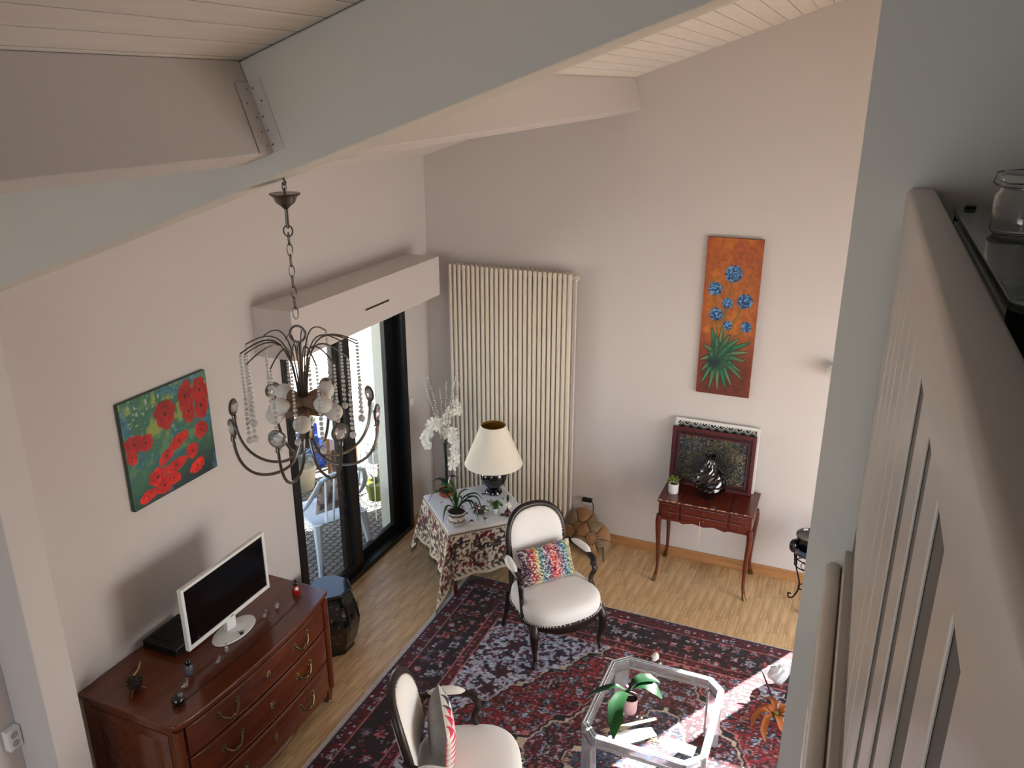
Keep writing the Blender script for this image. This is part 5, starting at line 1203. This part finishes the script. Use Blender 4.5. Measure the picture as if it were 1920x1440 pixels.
bk = thing('grey_booklet', 'dark grey booklet propped up beside the crumpled plastic bag', 'booklet', (3.40, -1.50, .0135))
part('cover', MB().box((-.06, -.004, .0), (.09, .0, .11), Matrix.Rotation(-.5, 4, 'Z') @ Matrix.Rotation(-.35, 4, 'X')), mat('cover_grey', (.22,.22,.24), .5), bk, False, world=False); part('pages', MB().box((-.058, .0002, .002), (.088, .004, .108), Matrix.Rotation(-.5, 4, 'Z') @ Matrix.Rotation(-.35, 4, 'X')), PAPER, bk, False, world=False)
of = thing('orange_silk_flower', 'orange silk flower with curling strap petals on the rug by the partition', 'flower', (3.315, -1.76, .0135))
for k in range(8):
    a = k*PI/4 + .3; R_ = .12 + .035*(k % 3); part('petal', leaf([(0, 0, .075), (R_*.45*math.cos(a), R_*.45*math.sin(a), .115), (R_*.85*math.cos(a+.15), R_*.85*math.sin(a+.15), .075), (R_*math.cos(a+.3), R_*math.sin(a+.3), .02)], [.008, .020, .020, .004], .3), mat('petal_orange', (.56, .30, .10), .7), of, world=False)
part('centre', MB().lathe([(0, .06), (.018, .065), (.022, .09), (.014, .105), (0, .108)], 12, wob=lambda a, i: 1+.2*math.sin(a*6)), mat('centre_olive', (.42, .40, .12), .8), of, world=False)
part('stem', MB().tube([(0, 0, .065), (.02, -.01, .03), (.05, -.03, .004)], .005, 6), STEM, of, world=False)

# ------------------------------------------------------------------ terrace beyond the sliding door
TZ = -.05
tr_ = struct('terrace', MB().box((-9, -8, TZ-.25), (-.2, 12, TZ-.012)), mat('terrace_joint', (.10,.10,.10), .9), label='terrace paved with small pale tiles')
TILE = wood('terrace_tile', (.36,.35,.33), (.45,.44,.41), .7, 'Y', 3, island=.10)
me_t = MB().box((0,0,-.012),(.050,.050,0)).mesh('terrace_tile', False); me_t.materials.append(TILE)
rest = MB(); cnt = 0
for i in range(48):
    for j in range(64):
        x = -.262 - i*.06; y = -2.4 + j*.06 + (.03 if i % 2 else 0)
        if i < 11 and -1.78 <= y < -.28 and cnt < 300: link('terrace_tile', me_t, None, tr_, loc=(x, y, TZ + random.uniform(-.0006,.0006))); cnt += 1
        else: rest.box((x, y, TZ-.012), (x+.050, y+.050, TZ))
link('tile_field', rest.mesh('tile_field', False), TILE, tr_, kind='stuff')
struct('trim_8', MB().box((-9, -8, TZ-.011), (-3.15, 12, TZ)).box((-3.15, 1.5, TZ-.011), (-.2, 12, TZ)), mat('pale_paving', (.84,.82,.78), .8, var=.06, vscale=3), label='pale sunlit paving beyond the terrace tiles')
struct('wall_terrace', MB().box((-8.6, -8, TZ), (-8.4, 12, 2.3)).box((-8.4, 11.8, TZ), (-.2, 12, 2.3)), mat('garden_wall', (.88,.86,.80), .9), label='white garden wall behind the terrace')
struct('trim_9', MB().box((-.305, -.47, TZ), (-.201, .2, 2.6)), mat('render_cream', (.90,.90,.84), .85, bump=.1, bscale=120), label='cream rendered pier outside the door')
# plastic chair
PL = mat('garden_plastic', (.74, .79, .83), .35)
pc_ = thing('plastic_chair', 'white plastic garden chair on the terrace right outside the sliding door', 'chair', (-.47, -1.02, TZ), math.atan2(.87, .49))
def slab(m, fn, nu, nv, th):
    vs = []; fs = []; q = nu+1
    for s in (0, 1):
        for j in range(nv+1):
            for i in range(nu+1):
                p, n_ = fn(i/nu, j/nv); vs.append(Vector(p) - Vector(n_)*th*s)
    W_ = q*(nv+1)
    for j in range(nv):
        for i in range(nu): a = j*q+i; fs.append((a, a+1, a+q+1, a+q)); fs.append((a+W_, a+q+W_, a+q+1+W_, a+1+W_))
    for i in range(nu): fs.append((i, i+W_, i+1+W_, i+1)); a = nv*q+i; fs.append((a, a+1, a+1+W_, a+W_))
    for j in range(nv): a = j*q; fs.append((a, a+q, a+q+W_, a+W_)); a = j*q+nu; fs.append((a, a+W_, a+q+W_, a+q))
    return m.add(vs, fs)
W2 = dict(world=False)
part('seat', slab(MB(), lambda u, v: ((-.23+.46*u, -.22+.46*v, .43 - .025*math.sin(PI*u)*math.sin(PI*v) + .02*v - .04*max(0, v-.9)*10*.5), (0,0,1)), 14, 14, .012).box((-.23,.225,.385),(.23,.24,.435)).box((-.235,-.22,.385),(-.222,.24,.43)).box((.222,-.22,.385),(.235,.24,.43)), PL, pc_, **W2)
for sx in (-1, 1):
    part('leg', MB().tube([(sx*.215, .215, .42), (sx*.235, .235, .20), (sx*.255, .255, 0)], [.042, .030, .024], 8), PL, pc_, **W2)
    part('leg', MB().tube([(sx*.205, -.205, .43), (sx*.225, -.25, .20), (sx*.245, -.295, 0)], [.042, .030, .024], 8), PL, pc_, **W2)
    part('side_wing', MB().tube(spline([(sx*.235, .06, .44), (sx*.250, -.10, .56), (sx*.235, -.24, .72), (sx*.19, -.31, .86)], 5), lerps([.018,.022,.024,.020], 16), 8, flat=.6), PL, pc_, **W2)
part('top_rail', MB().tube(spline([(-.19, -.31, .86), (-.10, -.325, .895), (.10, -.325, .895), (.19, -.31, .86)], 5), .026, 8, flat=.6), PL, pc_, **W2)
for k in range(5):
    x = -.13 + .065*k; part('back_slat', MB().tube([(x, -.215, .43), (x*1.1, -.27, .65), (x*1.15, -.322, .885)], .019, 8, flat=.35), PL, pc_, **W2)
part('handle_slot', MB().tube([(-.03, -.3405, .893), (.03, -.3405, .893)], .010, 8), mat('slot_dark', (.09,.08,.08), .7), pc_, **W2)
def floral(U, V): 
    n = vnoise(U*9, V*9, 70); c = np.zeros(U.shape+(3,)); c[:] = (.78,.70,.66); c = mixc(c, (.60,.44,.40), n > .6); return mixc(c, (.46,.36,.34), vnoise(U*14, V*4, 71) > .72)
pillow('garden_cushion', .34, .36, .07, floral, painted('garden_cotton', .9), 'pale pink patterned cushion on the white plastic chair', Vector((-.47, -1.02, 0)) + Vector((.87*.10, -.49*.10, TZ+.462)), math.atan2(.87, .49), math.radians(14), nu=24, nv=24)
# wire plant stand, pots, table
ws = thing('wire_plant_stand', 'white wire plant stand with three tiers beside the cream pier', 'stand', (-.50, -.24, TZ))
WIRE = mat('white_wire', (.90,.91,.90), .4)
for k in range(4):
    a = k*PI/2 + .5; part('leg', MB().tube([(.16*math.cos(a), .16*math.sin(a), 0), (.13*math.cos(a), .13*math.sin(a), .40), (.11*math.cos(a), .11*math.sin(a), 1.12)], .006, 6), WIRE, ws, **W2)
for r, z in ((.145,.14),(.125,.52),(.11,.92)):
    m = MB().tube([(r*math.cos(t), r*math.sin(t), z) for t in np.linspace(0,2*PI,25)[:-1]], .006, 6, True)
    for q in range(5): x = -r*.8 + q*r*.4; yy = math.sqrt(r*r-x*x); m.tube([(x,-yy,z),(x,yy,z)], .003, 5)
    part('tier', m, WIRE, ws, **W2)
def pot(name, loc, r, hgt, m, label, plant=None, seed=1, cat='pot'):
    t = thing(name, label, cat, loc); part('pot', MB().lathe([(0,0),(r*.72,0),(r*.76,.01),(r*.98,hgt*.9),(r*1.04,hgt*.92),(r*1.04,hgt),(r*.92,hgt),(r*.88,hgt*.85),(0,hgt*.82)], 24), m, t, **W2)
    if plant:
        rn_ = random.Random(seed)
        for k in range(plant[0]):
            a = rn_.uniform(0, 6.28); R_ = rn_.uniform(.3, 1)*plant[1]; zz = hgt + rn_.uniform(.3, 1)*plant[2]
            part('leaf', leaf([(0,0,hgt*.85), (R_*.4*math.cos(a), R_*.4*math.sin(a), hgt*.85+(zz-hgt)*.8), (R_*math.cos(a), R_*math.sin(a), zz)], [plant[3]*.3, plant[3], plant[3]*.1], .3), plant[4], t, **W2)
    return t
pot('green_pot', (-.50, -.24, TZ+.147), .10, .17, mat('lime_glaze', (.36,.40,.10), .35), 'lime green pot on the lowest tier of the wire stand', (8, .10, .12, .012, LEAFD), 3)
pot('grey_pot', (-.50, -.24, TZ+.527), .075, .11, mat('pot_grey', (.62,.63,.64), .6), 'small pale grey pot on the middle tier of the wire stand', (10, .10, .10, .012, mat('grey_leaf', (.50,.55,.52), .7)), 4)
pot('white_pot', (-.50, -.24, TZ+.927), .07, .10, mat('pot_white', (.88,.88,.88), .4), 'white pot on the top tier of the wire stand', (10, .12, .10, .014, mat('pale_leaf', (.62,.68,.66), .7)), 5)
pot('blue_pot', (-1.72, .42, TZ), .19, .40, mat('cobalt_glaze', (.16,.30,.66), .25), 'cobalt blue glazed pot with a pink flowering plant on the terrace', (40, .22, .30, .022, mat('pink_green_leaf', (.52,.50,.40), .7)), 6)
pot('beige_pot', (-1.48, -.10, TZ), .17, .26, mat('pot_beige', (.66,.62,.54), .8), 'beige stone pot with silvery grey foliage on the terrace', (70, .24, .20, .016, mat('silver_leaf', (.60,.63,.62), .7)), 7)
pot('brown_pot', (-1.28, .30, TZ), .10, .26, mat('pot_brown', (.34,.26,.24), .7), 'tall brown pot between blue pot and white table', (6, .08, .1, .01, LEAFD), 8)
gt = thing('terrace_table', 'terrace table with a white cloth behind the wire stand', 'table', (-1.02, .42, TZ))
part('cloth', MB().prism(rrect(-.36,.36,-.30,.30,.05), .735, .745).lathe([(.30,.50),(.305,.735)], 4, M=Matrix.Rotation(PI/4,4,'Z') @ Matrix.Diagonal((1.6,1.35,1,1))), mat('cloth_white', (.92,.93,.94), .8), gt, **W2)
part('table_top', MB().prism(rrect(-.35,.35,-.29,.29,.05), .70, .734), mat('teak', (.45,.32,.22), .6), gt, **W2)
for sx in (-1,1):
    for sy in (-1,1): part('leg', MB().tube([(sx*.30, sy*.24, 0),(sx*.30, sy*.24, .70)], .022, 8), mat('teak', (.45,.32,.22), .6), gt, **W2)
for k, (x, y, s, lb) in enumerate(((-1.12,.30,1.,'white ceramic jug on the terrace table, left'),(-.92,.30,.8,'small white ceramic jug on the terrace table, right'))):
    t = thing('ceramic_jug', lb, 'jug', (x, y, TZ+.746)); part('body', MB().lathe([(0,0),(.04*s,0),(.06*s,.04*s),(.055*s,.09*s),(.03*s,.13*s),(.036*s,.16*s),(.03*s,.16*s),(0,.12*s)], 20), WHITEP, t, **W2); part('handle', MB().tube(spline([(.034*s,0,.14*s),(.075*s,0,.12*s),(.056*s,0,.06*s)],4), .006*s, 6), WHITEP, t, **W2)
pk = thing('pink_planter', 'pale pink square planter between blue pot and terrace table', 'planter', (-1.52, .80, TZ))
part('box', loft(MB(), [[(sx*a, sy*a, z) for sx, sy in ((-1,-1),(1,-1),(1,1),(-1,1))] for a, z in ((.13,0),(.15,.42),(.16,.42),(.16,.45),(.14,.45),(.13,.40))]), mat('planter_pink', (.84,.76,.74), .7), pk, smooth=False, **W2)
for k in range(8): a = k*.8; part('leaf', leaf([(0,0,.40),(.08*math.cos(a),.08*math.sin(a),.58),(.17*math.cos(a),.17*math.sin(a),.55)], [.008,.025,.003], .3), LEAFG, pk, **W2)
